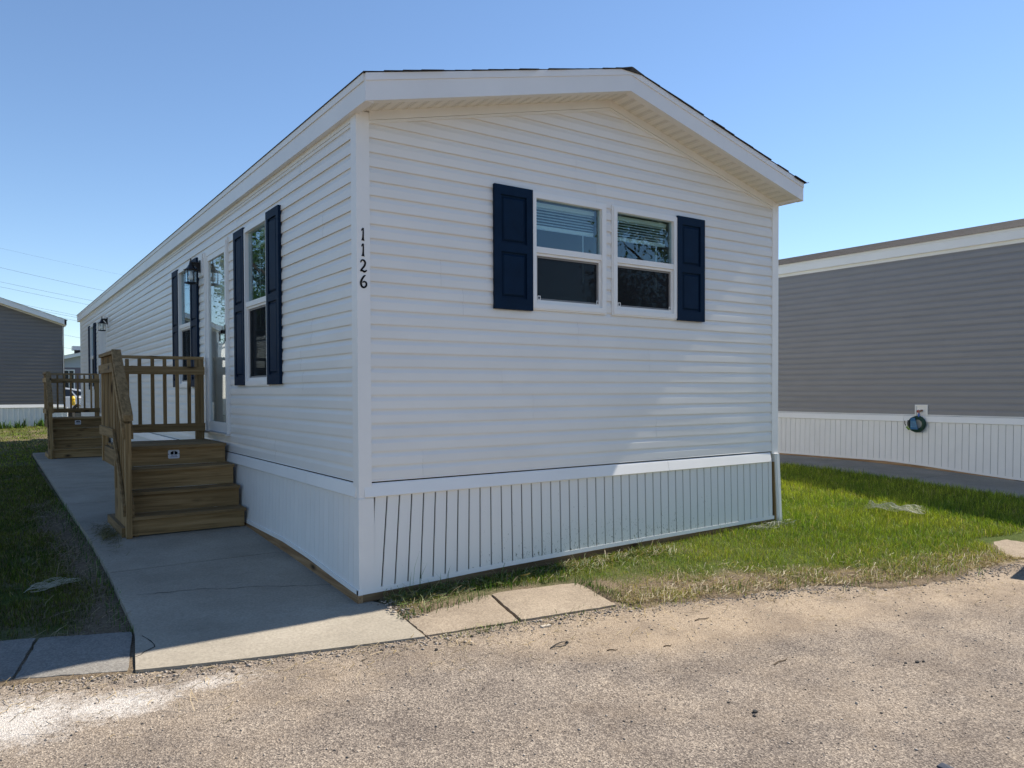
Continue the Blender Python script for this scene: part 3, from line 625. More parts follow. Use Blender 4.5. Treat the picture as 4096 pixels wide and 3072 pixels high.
# windows: local u along wall, z up, o outwards
def window(T, u0, u1, z0, z1, flip=False, blind=.30, meet=None, depth=1.6):
    w = empty('window', (0, 0, 0), home); zm = meet if meet else (z0 + z1) / 2
    F = .042
    mb = MB(T); mb.flip = flip
    mb.box(u0, u1, z0, z0 + F, -.03, .034); mb.box(u0, u1, z1 - F, z1, -.03, .034); mb.box(u0, u0 + F, z0 + F, z1 - F, -.03, .034); mb.box(u1 - F, u1, z0 + F, z1 - F, -.03, .034)
    mb.box(u0 - .012, u1 + .012, z1, z1 + .012, -.0, .026); mb.box(u0 - .012, u1 + .012, z0 - .012, z0, -.0, .026); mb.box(u0 - .012, u0, z0, z1, 0, .026); mb.box(u1, u1 + .012, z0, z1, 0, .026)
    mb.build('frame', M['frame'], w)
    mb = MB(T); mb.flip = flip; mb.box(u0 + F, u1 - F, zm - .012, zm + .036, -.03, .026); mb.box(u0 + F, u1 - F, zm - .034, zm - .013, -.03, .012); mb.build('meeting_rail', M['frame'], w)
    mb = MB(T); mb.flip = flip; g = .018
    mb.box(u0 + F, u0 + F + g, z0 + F, zm - .034, -.02, .012); mb.box(u1 - F - g, u1 - F, z0 + F, zm - .034, -.02, .012); mb.box(u0 + F + g, u1 - F - g, z0 + F, z0 + F + .03, -.02, .014); mb.build('sash', M['frame'], w)
    mb = MB(T); mb.flip = flip; mb.box(u0 + F, u1 - F, zm + .036, z1 - F, -.008, -.003); mb.build('upper_pane', M['glass'], w)
    mb = MB(T); mb.flip = flip; mb.box(u0 + F + g, u1 - F - g, z0 + F + .03, zm - .034, -.024, -.019); mb.build('lower_pane', M['glass'], w)
    a, b, c, d = u0 + F + g, u1 - F - g, z0 + F + .03, zm - .034; s = .016
    mb = MB(T); mb.flip = flip; mb.box(a, b, c, c + s, -.012, -.002); mb.box(a, b, d - s, d, -.012, -.002); mb.box(a, a + s, c + s, d - s, -.012, -.002); mb.box(b - s, b, c + s, d - s, -.012, -.002); mb.build('screen_frame', M['screen_frame'], w)
    mb = MB(T); mb.flip = flip; mb.face((a + s, c + s, -.006), (b - s, c + s, -.006), (b - s, d - s, -.006), (a + s, d - s, -.006)); mb.build('insect_screen', M['mesh'], w)
    for uu in (a + .004, b - .034):
        mb = MB(T); mb.flip = flip
        mb.box(uu, uu + .03, c - .002, c + .004, .013, .017); mb.box(uu, uu + .03, c + .028, c + .034, .013, .017); mb.box(uu, uu + .005, c + .004, c + .028, .013, .017); mb.box(uu + .025, uu + .03, c + .004, c + .028, .013, .017); mb.build('tilt_latch', M['frame'], w)
    if blind:
        mb = MB(T); mb.flip = flip; zt = z1 - F - .01; zb = zt - blind; k = 0
        while zt - k * .024 > zb + .04:
            zz = zt - .04 - k * .024; mb.hexa([(u0 + .05, zz - .010, -.075), (u1 - .05, zz - .010, -.075), (u1 - .05, zz + .006, -.105), (u0 + .05, zz + .006, -.105)], [(u0 + .05, zz - .0075, -.075), (u1 - .05, zz - .0075, -.075), (u1 - .05, zz + .0085, -.105), (u0 + .05, zz + .0085, -.105)]); k += 1
        mb.box(u0 + .045, u1 - .045, zt - .03, zt + .005, -.11, -.07); mb.box(u0 + .05, u1 - .05, zb, zb + .028, -.103, -.078)
        mb.build('blind', M['blind'], w)
        mb = MB(T); mb.flip = flip; mb.box(u1 - .17, u1 - .163, zm - .2, zb, -.085, -.078); mb.build('blind_wand', M['blind'], w)
    mb = MB(T); a, b, c, d = u0 - .035, u1 + .035, z0 - .05, z1 + .05
    mb.face((a, c, -depth), (b, c, -depth), (b, d, -depth), (a, d, -depth)); mb.face((a, c, -.05), (b, c, -.05), (b, c, -depth), (a, c, -depth)); mb.face((a, d, -depth), (b, d, -depth), (b, d, -.05), (a, d, -.05))
    mb.face((a, c, -.05), (a, c, -depth), (a, d, -depth), (a, d, -.05)); mb.face((b, c, -depth), (b, c, -.05), (b, d, -.05), (b, d, -depth))
    for (p, q, r, s_) in ((a, u0 + .02, c, d), (u1 - .02, b, c, d), (u0 + .02, u1 - .02, c, z0 + .02), (u0 + .02, u1 - .02, z1 - .02, d)): mb.face((p, r, -.05), (q, r, -.05), (q, s_, -.05), (p, s_, -.05))
    mb.build('room_interior', M['room'], w)
    return w
for a, b, c, d in win_f: window(TF, a, b, c, d, False, .21, 2.68)
for k, (a, b, c, d) in enumerate(win_s): window(TS, a, b, c, d, True, 0 if k == 1 else .12, 2.39)
def shutter(T, u0, u1, z0, z1, flip=False):
    o0, o1 = .014, .042; st = .062; zm = (z0 + z1) / 2
    mb = MB(T); mb.flip = flip
    mb.box(u0, u0 + st, z0, z1, o0, o1); mb.box(u1 - st, u1, z0, z1, o0, o1)
    for (p, q) in ((z0, z0 + .09), (zm - .035, zm + .035), (z1 - .075, z1)): mb.box(u0 + st, u1 - st, p, q, o0, o1)
    mb.box(u0 + .01, u1 - .01, z0 + .01, z1 - .01, o0 - .002, o0 + .012)
    s = mb.build('shutter', M['shutter'], home)
    for (p, q) in ((z0 + .09, zm - .035), (zm + .035, z1 - .075)):
        g = .03; a, b, c, d = u0 + st + g, u1 - st - g, p + g, q - g; mb = MB(T); mb.flip = flip; e = .014
        mb.hexa([(a - e, c - e, o0 + .012), (b + e, c - e, o0 + .012), (b + e, d + e, o0 + .012), (a - e, d + e, o0 + .012)], [(a, c, o1 - .004), (b, c, o1 - .004), (b, d, o1 - .004), (a, d, o1 - .004)]); mb.build('raised_panel', M['shutter'], s)
shutter(TF, 1.117, 1.487, 2.185, 3.165); shutter(TF, 3.158, 3.530, 2.195, 3.175)
for a, b in ((1.685, 2.055), (2.818, 3.19), (4.905, 5.277), (6.053, 6.425), (15.61, 15.98), (16.72, 17.09)): shutter(TS, a, b, 1.60, 3.18, True)
# doors
def door(y0, y1, z0, z1, storm=True):
    d = empty('door', (0, 0, 0), home); T = TS
    mb = MB(T); mb.flip = True; F = .05
    mb.box(y0 - .03, y0 + F, z0, z1 + .03, -.1, .03); mb.box(y1 - F, y1 + .03, z0, z1 + .03, -.1, .03); mb.box(y0 + F, y1 - F, z1 - F, z1 + .03, -.1, .03)
    mb.box(y0 - .012, y0 + .012, z0 - .01, z1, .03, .040); mb.box(y1 - .012, y1 + .012, z0 - .01, z1, .03, .040); mb.build('door_frame', M['frame'], d)
    mb = MB(T); mb.flip = True; mb.box(y0 - .02, y1 + .02, z0 - .025, z0, -.1, .06); mb.build('threshold', M['steel'], d)
    mb = MB(T); mb.flip = True
    a, b, c, e = y0 + F, y1 - F, z0 + .004, z1 - F
    mb.box(a, b, c, e, -.10, -.06); mb.box(a + .12, b - .12, c + .2, c + .85, -.058, -.052); mb.box(a + .12, b - .12, c + 1.0, c + 1.85, -.058, -.052)
    mb.build('inner_door', M['frame'], d)
    if storm:
        S_ = .062
        mb = MB(T); mb.flip = True
        mb.box(a, a + S_, c, e, -.008, .024); mb.box(b - S_, b, c, e, -.008, .024); mb.box(a + S_, b - S_, e - S_, e, -.008, .024); mb.box(a + S_, b - S_, c, c + .11, -.008, .024); mb.build('storm_door_frame', M['frame'], d)
        mb = MB(T); mb.flip = True; mb.box(a + S_, b - S_, c + .11, e - S_, .004, .008); mb.build('storm_pane', M['doorglass'], d)
        mb = MB(T); mb.flip = True; yh = a + .03; mb.box(yh - .018, yh + .018, c + 1.0, c + 1.18, .024, .032); mb.box(yh - .012, yh + .012, c + 1.08, c + 1.12, .032, .075); mb.box(yh - .012, yh + .10, c + 1.085, c + 1.112, .062, .075); mb.box(yh + .07, yh + .085, c + 1.0, c + 1.09, .06, .072); mb.build('handle', M['black'], d)
    else:
        mb = MB(T); mb.flip = True; mb.lathe([(.0, .0), (.03, .0), (.03, .03), (.0, .035)], (a + .07, c + 1.0, -.06), 10); mb.build('handle', M['black'], d)
    return d
door(*doors[0]); door(*doors[1], storm=False)
# lamp mounting blocks and outlet
def block(y0, y1, z0, z1, pr=.028):
    mb = MB(TS); mb.flip = True; mb.box(y0, y1, z0, z1, .0, pr); mb.box(y0 - .01, y1 + .01, z0 - .01, z1 + .01, 0, .018); return mb.build('mounting_block', M['trim'], home)
block(4.66, 4.86, 2.93, 3.19); block(13.3, 13.5, 2.92, 3.18); block(12.9, 13.0, 1.25, 1.4); block(15.2, 15.32, 1.22, 1.40)
# house number strokes on the left corner post
def stroke(pts, name='house_number_digit'):
    def bez(P, n=6):
        out = []
        for k in range(len(P) - 1):
            p0 = P[max(k - 1, 0)]; p1 = P[k]; p2 = P[k + 1]; p3 = P[min(k + 2, len(P) - 1)]
            for q in range(n):
                t = q / n; out.append(tuple(.5 * ((2 * p1[i]) + (-p0[i] + p2[i]) * t + (2 * p0[i] - 5 * p1[i] + 4 * p2[i] - p3[i]) * t * t + (-p0[i] + 3 * p1[i] - 3 * p2[i] + p3[i]) * t ** 3) for i in range(3)))
        out.append(P[-1]); return out
    mb = MB(TF)
    for P in pts:
        Q = bez(P) if len(P) > 2 else P; L = []
        for k, (x, z, w) in enumerate(Q):
            a = Q[max(k - 1, 0)]; b = Q[min(k + 1, len(Q) - 1)]; dx, dz = b[0] - a[0], b[1] - a[1]; l = math.hypot(dx, dz) or 1; nx, nz = -dz / l * w / 2, dx / l * w / 2
            L.append((mb.pts([(x + nx, z + nz, .0245), (x - nx, z - nz, .0245)]), mb.pts([(x + nx, z + nz, .021), (x - nx, z - nz, .021)])))
        for k in range(len(L) - 1):
            A, B = L[k], L[k + 1]; mb.f += [[A[0][0], A[0][1], B[0][1], B[0][0]], [A[0][0], B[0][0], B[1][0], A[1][0]], [A[0][1], A[1][1], B[1][1], B[0][1]]]
        mb.f += [[L[0][0][0], L[0][1][0], L[0][1][1], L[0][0][1]], [L[-1][0][0], L[-1][0][1], L[-1][1][1], L[-1][1][0]]]
    return mb.build(name, M['hole'], home)
cx = .026
for zt in (2.688, 2.578):
    stroke([[(cx + .001, zt - .002, .008), (cx + .001, zt - .03, .0095), (cx, zt - .06, .011), (cx - .001, zt - .078, .015), (cx - .002, zt - .090, .024)], [(cx - .012, zt - .022, .004), (cx - .006, zt - .010, .009), (cx + .002, zt - .004, .011)]])
zt = 2.465; stroke([[(cx - .020, zt - .022, .008), (cx - .012, zt - .006, .010), (cx + .004, zt - .006, .012), (cx + .014, zt - .022, .013), (cx + .008, zt - .044, .013), (cx - .008, zt - .064, .012), (cx - .022, zt - .082, .010)], [(cx - .022, zt - .082, .010), (cx - .008, zt - .078, .012), (cx + .008, zt - .085, .014), (cx + .026, zt - .074, .007)]])
zt = 2.357; stroke([[(cx + .016, zt - .002, .006), (cx + .004, zt - .010, .012), (cx - .010, zt - .030, .014), (cx - .019, zt - .056, .015), (cx - .012, zt - .082, .014), (cx + .006, zt - .088, .013), (cx + .021, zt - .074, .013), (cx + .020, zt - .054, .012), (cx + .004, zt - .047, .010), (cx - .006, zt - .055, .006)]])

# ------------------------------------------------------------------ wall lanterns
def lantern(y, z, label):
    L = tag(empty('wall_lantern', (-.03, y, z)), label, 'lamp', 'black wall lanterns on the white home')
    MB().box(-.012, 0, -.035, .035, -.10, .045).build('wall_plate', M['black'], L)
    mb = MB(); mb.tube([(-.01, 0, .01), (-.05, 0, .012), (-.095, 0, .008)], .012, 6)
    P = [(-.012, -.10), (-.028, -.055), (-.060, -.018), (-.095, -.002), (-.012, -.0)]
    mb2 = [(p[0], p[1]) for p in P]; i = mb.pts([(a, -.006, b) for a, b in mb2] + [(a, .006, b) for a, b in mb2]); n = 5; mb.f += [i[:n], i[n:][::-1]]
    for k in range(n): q = (k + 1) % n; mb.f.append([i[k], i[n + k], i[n + q], i[q]])
    mb.build('arm', M['black'], L)
    c = (-.103, 0, 0); A = MB()
    A.lathe([(.004, .062), (.010, .055), (.006, .040), (.010, .036), (.008, .022), (.016, .012), (.022, -.012), (.04, -.045), (.062, -.066), (.083, -.074), (.078, -.084)][::-1], c, 6); A.build('cap', M['black'], L)
    B = MB(); B.lathe([(.062, -.245), (.078, -.240), (.070, -.226), (.064, -.222)], c, 6); B.build('base_ring', M['black'], L)
    ax = Vector((0, 0, 1)); a0 = ax.orthogonal().normalized(); b0 = ax.cross(a0); cc = Vector(c)
    mb = MB(); V_ = [cc + .064 * (math.cos(k * math.pi / 3) * a0 + math.sin(k * math.pi / 3) * b0) for k in range(6)]
    for v in V_: mb.tube([(v.x, v.y, -.082), (v.x, v.y, -.225)], .0045, 5)
    mb.build('cage', M['black'], L)
    mb = MB()
    for k in range(6):
        p, q = V_[k] * .985 + cc * .015, V_[(k + 1) % 6] * .985 + cc * .015; mb.face((p.x, p.y, -.224), (q.x, q.y, -.224), (q.x, q.y, -.084), (p.x, p.y, -.084))
    mb.build('glass', M['clear'], L)
    mb = MB(); mb.lathe([(.001, -.20), (.018, -.195), (.029, -.175), (.029, -.158), (.018, -.135), (.013, -.11), (.013, -.09)], c, 12); mb.build('bulb', M['bulb'], L, True)
lantern(4.76, 3.075, 'black wall lantern above the near steps, beside the glass storm door')
lantern(13.4, 3.075, 'smaller looking black wall lantern beside the far door')

# ------------------------------------------------------------------ porch steps
WX, WY, WZ = M['wood_x'], M['wood_y'], M['wood_z']
def steps(loc, label, seed):
    r = random.Random(seed); st = tag(empty('porch_steps', loc), label, 'steps', 'wooden steps along the white home')
    # local origin: x=0 wall face, y=0 at y_world 2.79, z=0 at ground .185
    Zd = .797; xr, xl = -.05, -1.075
    tz = [.19, .393, .593, Zd]; ty = [0, .215, .43, .745]
    B = MB().box; j = lambda s=.003: r.uniform(-s, s)
    for k in range(4):
        zlo = 0.012 if k == 0 else tz[k - 1] + .001
        MB().box(xl, xr - .006 + j(), ty[k] + .012, ty[k] + .034, zlo, tz[k] - .0288).build('riser', WX, st)
    for k in range(3): MB().box(xl + j(), xr + j(), ty[k] - .030 + j(), ty[k + 1] + .011, tz[k] - .028, tz[k]).build('tread', WX, st)
    y = .716; 
    for k in range(7):
        w = .141; MB().box(xl - .0, xr + j(), y, min(y + w - .006, 1.72), Zd - .028 + j(.001), Zd + j(.001)).build('deck_board', WX, st); y += w
    # stringers / rim
    for x0, x1 in ((xr - .045, xr - .012), (xl + .03, xl + .065)):
        mb = MB(); P = [(.03, .0), (.03, tz[0] - .032), (ty[1] + .03, tz[0] - .032), (ty[1] + .03, tz[1] - .032), (ty[2] + .03, tz[1] - .032), (ty[2] + .03, tz[2] - .032), (ty[3] + .03, tz[2] - .032), (ty[3] + .03, Zd - .032), (1.70, Zd - .032), (1.70, Zd - .2), (.95, Zd - .2), (.95, 0)]
        n = len(P); i = mb.pts([(x0, a, b) for a, b in P] + [(x1, a, b) for a, b in P]); mb.f += [i[:n], i[n:][::-1]]
        for k in range(n): q = (k + 1) % n; mb.f.append([i[k], i[n + k], i[n + q], i[q]])
        mb.build('stringer', WY, st)
    MB().box(xl - .0, xr - .05, 1.69, 1.725, Zd - .2, Zd - .03).build('rim_joist', WX, st)
    MB().box(xl - .035, xl - .002, .66, 1.72, Zd - .20, Zd - .03).build('rim_joist', WY, st)
    # newel, corner posts
    xo, xi = -1.122, -1.075
    MB().box(xo, xi, -.045, .045, -.0, 1.06).build('newel_post', WZ, st)
    MB().box(xo, xi, .66, .745, .40, 1.725).build('corner_post', WZ, st)
    MB().box(xo, xi, 1.64, 1.72, .60, 1.725).build('corner_post', WZ, st)
    MB().box(-.158, -.068, 1.66, 1.72, Zd, 1.725).build('wall_post', WZ, st)
    # hand rail and top rails
    def sloped(x0, x1, ya, za, yb, zb, h, mat, name):
        mb = MB(); mb.hexa([(x0, ya, za), (x1, ya, za), (x1, yb, zb), (x0, yb, zb)], [(x0, ya, za + h), (x1, ya, za + h), (x1, yb, zb + h), (x0, yb, zb + h)]); return mb.build(name, mat, st)
    sloped(-1.142, -1.060, -.065, 1.085, .665, 1.722, .052, WY, 'hand_rail')
    MB().box(-1.142, -1.060, .668, 1.735, 1.727, 1.762).build('top_rail', WY, st)
    MB().box(-1.058, -.066, 1.655, 1.735, 1.727, 1.760).build('top_rail', WX, st)
    for z0, z1 in ((1.55, 1.643), (.892, .986)):
        MB().box(xo - .021, xo - .001, .655, 1.742, z0, z1).build('rail_board', WY, st); MB().box(-1.072, -.062, 1.638, 1.657, z0, z1).build('rail_board', WX, st)
    for x0, x1 in ((xo - .021, xo - .001), (xi + .001, xi + .021)):
        sloped(x0, x1, -.01 if x0 < -1.1 else -.03, .915, .645, 1.535, .10, WY, 'rail_board'); sloped(x0, x1, -.01 if x0 < -1.1 else -.03, .20, .645, .865, .10, WY, 'rail_board')
    # balusters
    def bal(x, y, z0, z1): MB().box(x - .0175, x + .0175, y - .0175, y + .0175, z0, z1 + j()).build('baluster', WZ, st)
    for k in range(7): bal(-1.098, .83 + .122 * k, .89, 1.724)
    for k in range(6): bal(-.873 + .129 * k + j(.004), 1.676, .89, 1.722)
    bal(-1.0, 1.676, .89, 1.722)
    for k in range(5):
        y = .105 + .115 * k; bal(-1.098, y, .20 + (y + .01) * 1.015, 1.085 + (y + .04) * .873)
    # boarded side under the stair and its bottom plate
    for k in range(7):
        a = .06 + .107 * k; zt = min(.20 + a * 1.0 + .1, .62); MB().box(-1.112 + j(.002), -1.094, a, a + .103, .088, zt).build('side_board', WZ, st)
    MB().box(-1.150, -1.062, .046, 1.08, 0.0, .087).build('bottom_plate', WY, st)
    # maker's plate
    pl = MB(); P = []
    for cx_, cz_, a0 in ((.043, .032, 0), (-.043, .032, 90), (-.043, -.032, 180), (.043, -.032, 270)):
        for q in range(4): t = math.radians(a0 + q * 30); P.append((cx_ + .012 * math.cos(t), cz_ + .012 * math.sin(t)))
    n = len(P); yq = ty[3] + .008; i = pl.pts([(-.569 + a, yq, .700 + b) for a, b in P] + [(-.569 + a, yq + .004, .700 + b) for a, b in P]); pl.f += [i[:n], i[n:][::-1]]
    for k in range(n): q = (k + 1) % n; pl.f.append([i[k], i[n + k], i[n + q], i[q]])
    plo = pl.build('maker_plate', M['plate'], st)
    hs = MB(); yq -= .001
    for s in (-1, 1):
        Q = [(s * .004, .038), (s * .004, .004 - .006), (s * .034, -.002), (s * .034, .022)]
        hs.face(*[(-.567 + a, yq, .700 + b) for a, b in (Q if s < 0 else Q[::-1])])
    for s in (-.049, .049): hs.face(*[(-.569 + s + .005 * math.cos(t * 1.047), yq, .702 + .005 * math.sin(t * 1.047)) for t in range(6)])
    hs.build('house_emblem', M['hole'], plo)
    cu = bpy.data.curves.new('plate_text', 'FONT'); cu.body = 'ELITE'; cu.size = .022; cu.align_x = 'CENTER'; cu.extrude = .0004
    to = bpy.data.objects.new('plate_text_tmp', cu); COL.objects.link(to); dg = bpy.context.evaluated_depsgraph_get(); me = bpy.data.meshes.new_from_object(to.evaluated_get(dg)); bpy.data.objects.remove(to)
    me.materials.clear(); me.materials.append(M['blue_print']); me.transform(Matrix.Translation((-.567, yq - .0005, .680)) @ Matrix.Rotation(math.pi / 2, 4, 'X')); link('plate_lettering', me, plo)
    MB().face((-.605, yq, .671), (-.533, yq, .671), (-.533, yq, .675), (-.605, yq, .675)).build('plate_line', M['blue_print'], plo)
    return st
steps((0, 2.79, .185), 'near wooden porch steps with railing, below the glass storm door', 1)
steps((0, 13.0, .196), 'far wooden porch steps with railing, by the second door down the path', 2)

# ------------------------------------------------------------------ grey neighbour on the right
nb = tag(empty('mobile_home', (0, 0, 0)), 'grey lap sided mobile home with white skirting and brown shingles, on the right', 'house')
NY0, NY1, NZ = -1.47, 17.8, .228
TN = lambda a, z, o: (NX - o, a, z)
siding(nb, M['grey_vinyl'], TN, NY0 + .03, NY1, 1.126, .1016, 26, [(1.275, 1.465, 1.02, 1.28)], sag=.0022, seam=3.66)
TNF = lambda a, z, o: (a, NY0 - o, z)
nslope = (4.50 - 3.913) / (12.6 - 10.22); nr = lambda x: 3.73 + nslope * (min(x, 25.2 - x) - 10.22)
siding(nb, M['grey_vinyl'], TNF, NX + .05, 25.2 - NX - .05, 1.126, .1016, 31, [], lambda z: NX + .03 if z < 3.7 else 10.22 + (z - 3.73) / nslope, lambda z: 25.2 - (NX + .03 if z < 3.7 else 10.22 + (z - 3.73) / nslope))
ext(nb, 'starter_strip', M['trim'], TN, [(1.108, 0), (1.108, .016), (1.117, .018), (1.130, .008), (1.130, 0)], NY0, NY1)
for a, b in ((NY0, 1.662), (1.662, 5.3), (5.3, NY1)): ext(nb, 'sill_trim', M['trim'], TN, [(1.002, 0), (1.002, .030), (1.008, .035), (1.094, .018), (1.104, .012), (1.104, 0)], a + .002, b - .002)
nsb = lambda y: float(np.interp(y, [-3, -.6, -.15, .6, 1.3, 1.95, 20], [.02, .15, .185, .235, .290, .325, .330]))
na = [NY0 + .1045 * k for k in range(86)]
boards(nb, M['skirt_plain'], TN, na, lambda a: 1.006, lambda a: nsb(a) + .03, .007, .008, .012)
mb = MB(TN); a = na[-1]
while a < NY1: mb.box(a + .004, a + .1, .36, 1.006, .005, .016); a += .1045
tag(mb.build('skirt_boards', M['skirt_plain'], nb), kind='stuff')
mb = MB(TN); L_ = list(np.linspace(NY0, NY1, 60))
for a, b in zip(L_[:-1], L_[1:]): mb.face((a, nsb(a) - .02, .005), (b, nsb(b) - .02, .005), (b, 1.02, .001), (a, 1.02, .001))
mb.build('skirt_backing', M['groove'], nb)
for nm, lo_, hi_, o1, mt in (('bottom_track', lambda a: nsb(a), lambda a: nsb(a) + .034, .032, M['trim']), ('base_board', lambda a: float(G(9.5, a)) + .004, lambda a: nsb(a) - .001, .036, M['sill_y'])):
    mb = MB(TN); L2 = list(np.linspace(NY0, 6, 40)) + [NY1]
    for a, b in zip(L2[:-1], L2[1:]): mb.hexa([(a, min(lo_(a), hi_(a) - .01), 0), (b, min(lo_(b), hi_(b) - .01), 0), (b, min(lo_(b), hi_(b) - .01), o1), (a, min(lo_(a), hi_(a) - .01), o1)], [(a, hi_(a), 0), (b, hi_(b), 0), (b, hi_(b), o1), (a, hi_(a), o1)])
    mb.build(nm, mt, nb)
MB().box(NX + .02, 25.2 - NX - .02, NY0 - .02, NY0 + .02, .1, 1.12).build('skirt_panel', M['skirt_plain'], nb)
MB().box(25.2 - NX - .06, 25.2 - NX, NY0, NY1, .1, 3.74).build('rear_wall', M['grey_vinyl'], nb)
mb = MB(); mb.face((NX, NY1, .1), (25.2 - NX, NY1, .1), (25.2 - NX, NY1, 3.74), (12.6, NY1, 4.3), (NX, NY1, 3.74)); mb.build('end_wall', M['grey_vinyl'], nb)
ext(nb, 'eave_frieze', M['soffit_plain'], TN, [(3.682, 0), (3.682, .02), (3.745, .02), (3.745, 0)], NY0, NY1)
ext(nb, 'fascia_board', M['fascia'], TN, [(3.738, 0), (3.738, .062), (3.868, .062), (3.868, 0)], NY0 - .28, NY1 + .28)
ext(nb, 'drip_edge', M['fascia'], TN, [(3.869, 0), (3.869, .068), (3.913, .072), (3.913, 0)], NY0 - .28, NY1 + .28)
for (p, q) in ((10.21, 12.6), (12.6, 14.99)):
    mb = MB(TNF); mb.hexa([(p, nr(p), .265), (q, nr(q), .265), (q, nr(q), .29), (p, nr(p), .29)], [(p, nr(p) + .18, .265), (q, nr(q) + .18, .265), (q, nr(q) + .18, .29), (p, nr(p) + .18, .29)]); mb.build('fascia_board', M['fascia'], nb)
    mb = MB(TNF); mb.face((p, nr(p), 0), (p, nr(p), .28), (q, nr(q), .28), (q, nr(q), 0)); mb.build('soffit_panel', M['soffit_plain'], nb)
for x_e in (10.18, 15.02): roof_courses(nb, M['shingle2'], x_e, 3.905, 12.6, 4.497, NY0 - .31, NY1 + .3)
MB().box(NX - .021, NX + .07, NY0 - .021, NY0 + .07, .95, 3.74).build('corner_post', M['trim'], nb)
# faucet panel set in the grey siding
fp = MB(TN)
fp.box(1.262, 1.280, 1.10, 1.285, .0, .028); fp.box(1.452, 1.470, 1.10, 1.285, .0, .028); fp.box(1.280, 1.452, 1.265, 1.285, .0, .028); fp.box(1.280, 1.452, 1.10, 1.265, .0, .012)
fpo = fp.build('faucet_panel', M['trim'], nb)
M['brass'] = base('brass', (.30, .16, .09), .35, .5, .8)[0]; M['faucet_blue'] = base('faucet_blue', (.03, .12, .42), .4)[0]; M['red'] = base('red_knob', (.25, .02, .02), .4)[0]
mb = MB(TN); mb.tube([(1.358, 1.19, .012), (1.358, 1.19, .06), (1.372, 1.17, .075), (1.374, 1.13, .085)], [.016, .016, .015, .013], 8); mb.build('spigot', M['brass'], fpo)
mb = MB(TN); mb.lathe([(.002, .058), (.024, .060), (.024, .072), (.002, .074)], (1.395, 1.178, 0), 10); mb.build('tap_knob', M['red'], fpo)
mb = MB(TN); mb.tube([(1.374, 1.14, .085), (1.374, 1.10, .085)], .017, 8); mb.build('hose_coupling', M['faucet_blue'], fpo)
# coiled hose hanging below it
def plastic(n, c, r=.4): return paint(n, c, r, .15, 12, .05)
M['hose'] = plastic('hose_green', (.006, .045, .026), .35); M['lime'] = plastic('nozzle_lime', (.16, .30, .02)); M['dkgreen'] = plastic('nozzle_dark', (.02, .03, .022)); M['card'] = plastic('card_blue', (.008, .10, .24), .5); M['cardtop'] = plastic('card_light', (.07, .22, .34), .5)
hz = tag(empty('garden_hose', (NX - .03, 1.406, .969)), 'coiled green garden hose with blue card hanging on the white skirting', 'hose')
TH = lambda a, z, o: (-o, a, z)
mb = MB(TH); r_ = random.Random(4); P = []; turns = 11
for k in range(turns * 20 + 1):
    t = k / 20; ang = t * 2 * math.pi; R_ = .132 - .052 * abs(((t * .37) % 1) - .5) * 2 + .006 * math.sin(t * 2.4); o = .018 + .052 * ((t * .23) % 1)
    P.append((R_ * math.cos(ang) * 1.03, R_ * math.sin(ang), o))
mb.tube(P, .0105, 6); mb.build('hose_coil', M['hose'], hz, True)
mb = MB(TH); mb.tube([(-.03, .12, .06), (-.04, .16, .06), (-.035, .185, .055), (-.032, .165, .05)], .0105, 6); mb.build('hose_end', M['faucet_blue'], hz)
mb = MB(TH); mb.hexa([(-.040, -.085, .088), (.088, -.085, .088), (.088, -.085, .092), (-.040, -.085, .092)], [(.012, .105, .088), (.088, .105, .088), (.088, .105, .092), (.012, .105, .092)]); cd = mb.build('hose_card', M['card'], hz)
mb = MB(TH); mb.face((-.026, -.050, .0935), (.085, -.050, .0935), (.085, .045, .0935), (.0, .045, .0935)); mb.build('card_panel', M['cardtop'], cd)
mb = MB(TH)
for k, (a, b) in enumerate(((.06, .082), (.03, .082), (.0, .07), (.015, .08), (.0, .06))): mb.face((a - .02, .028 - k * .016, .0945), (b, .028 - k * .016, .0945), (b, .034 - k * .016, .0945), (a - .02, .034 - k * .016, .0945))
mb.build('card_print', M['blue_print'], cd)
mb = MB(TH); mb.tube([(.128, .06, .06), (.130, .02, .065), (.128, -.03, .07)], [.02, .024, .02], 8); mb.tube([(.20, .05, .06), (.195, .0, .062), (.178, -.03, .062)], .007, 5); mb.build('nozzle_grip', M['dkgreen'], hz)
mb = MB(TH); mb.tube([(.128, -.035, .07), (.165, -.05, .068), (.125, -.085, .068), (.10, -.075, .07)], [.010, .014, .017, .013], 8); mb.build('nozzle_lever', M['lime'], hz)

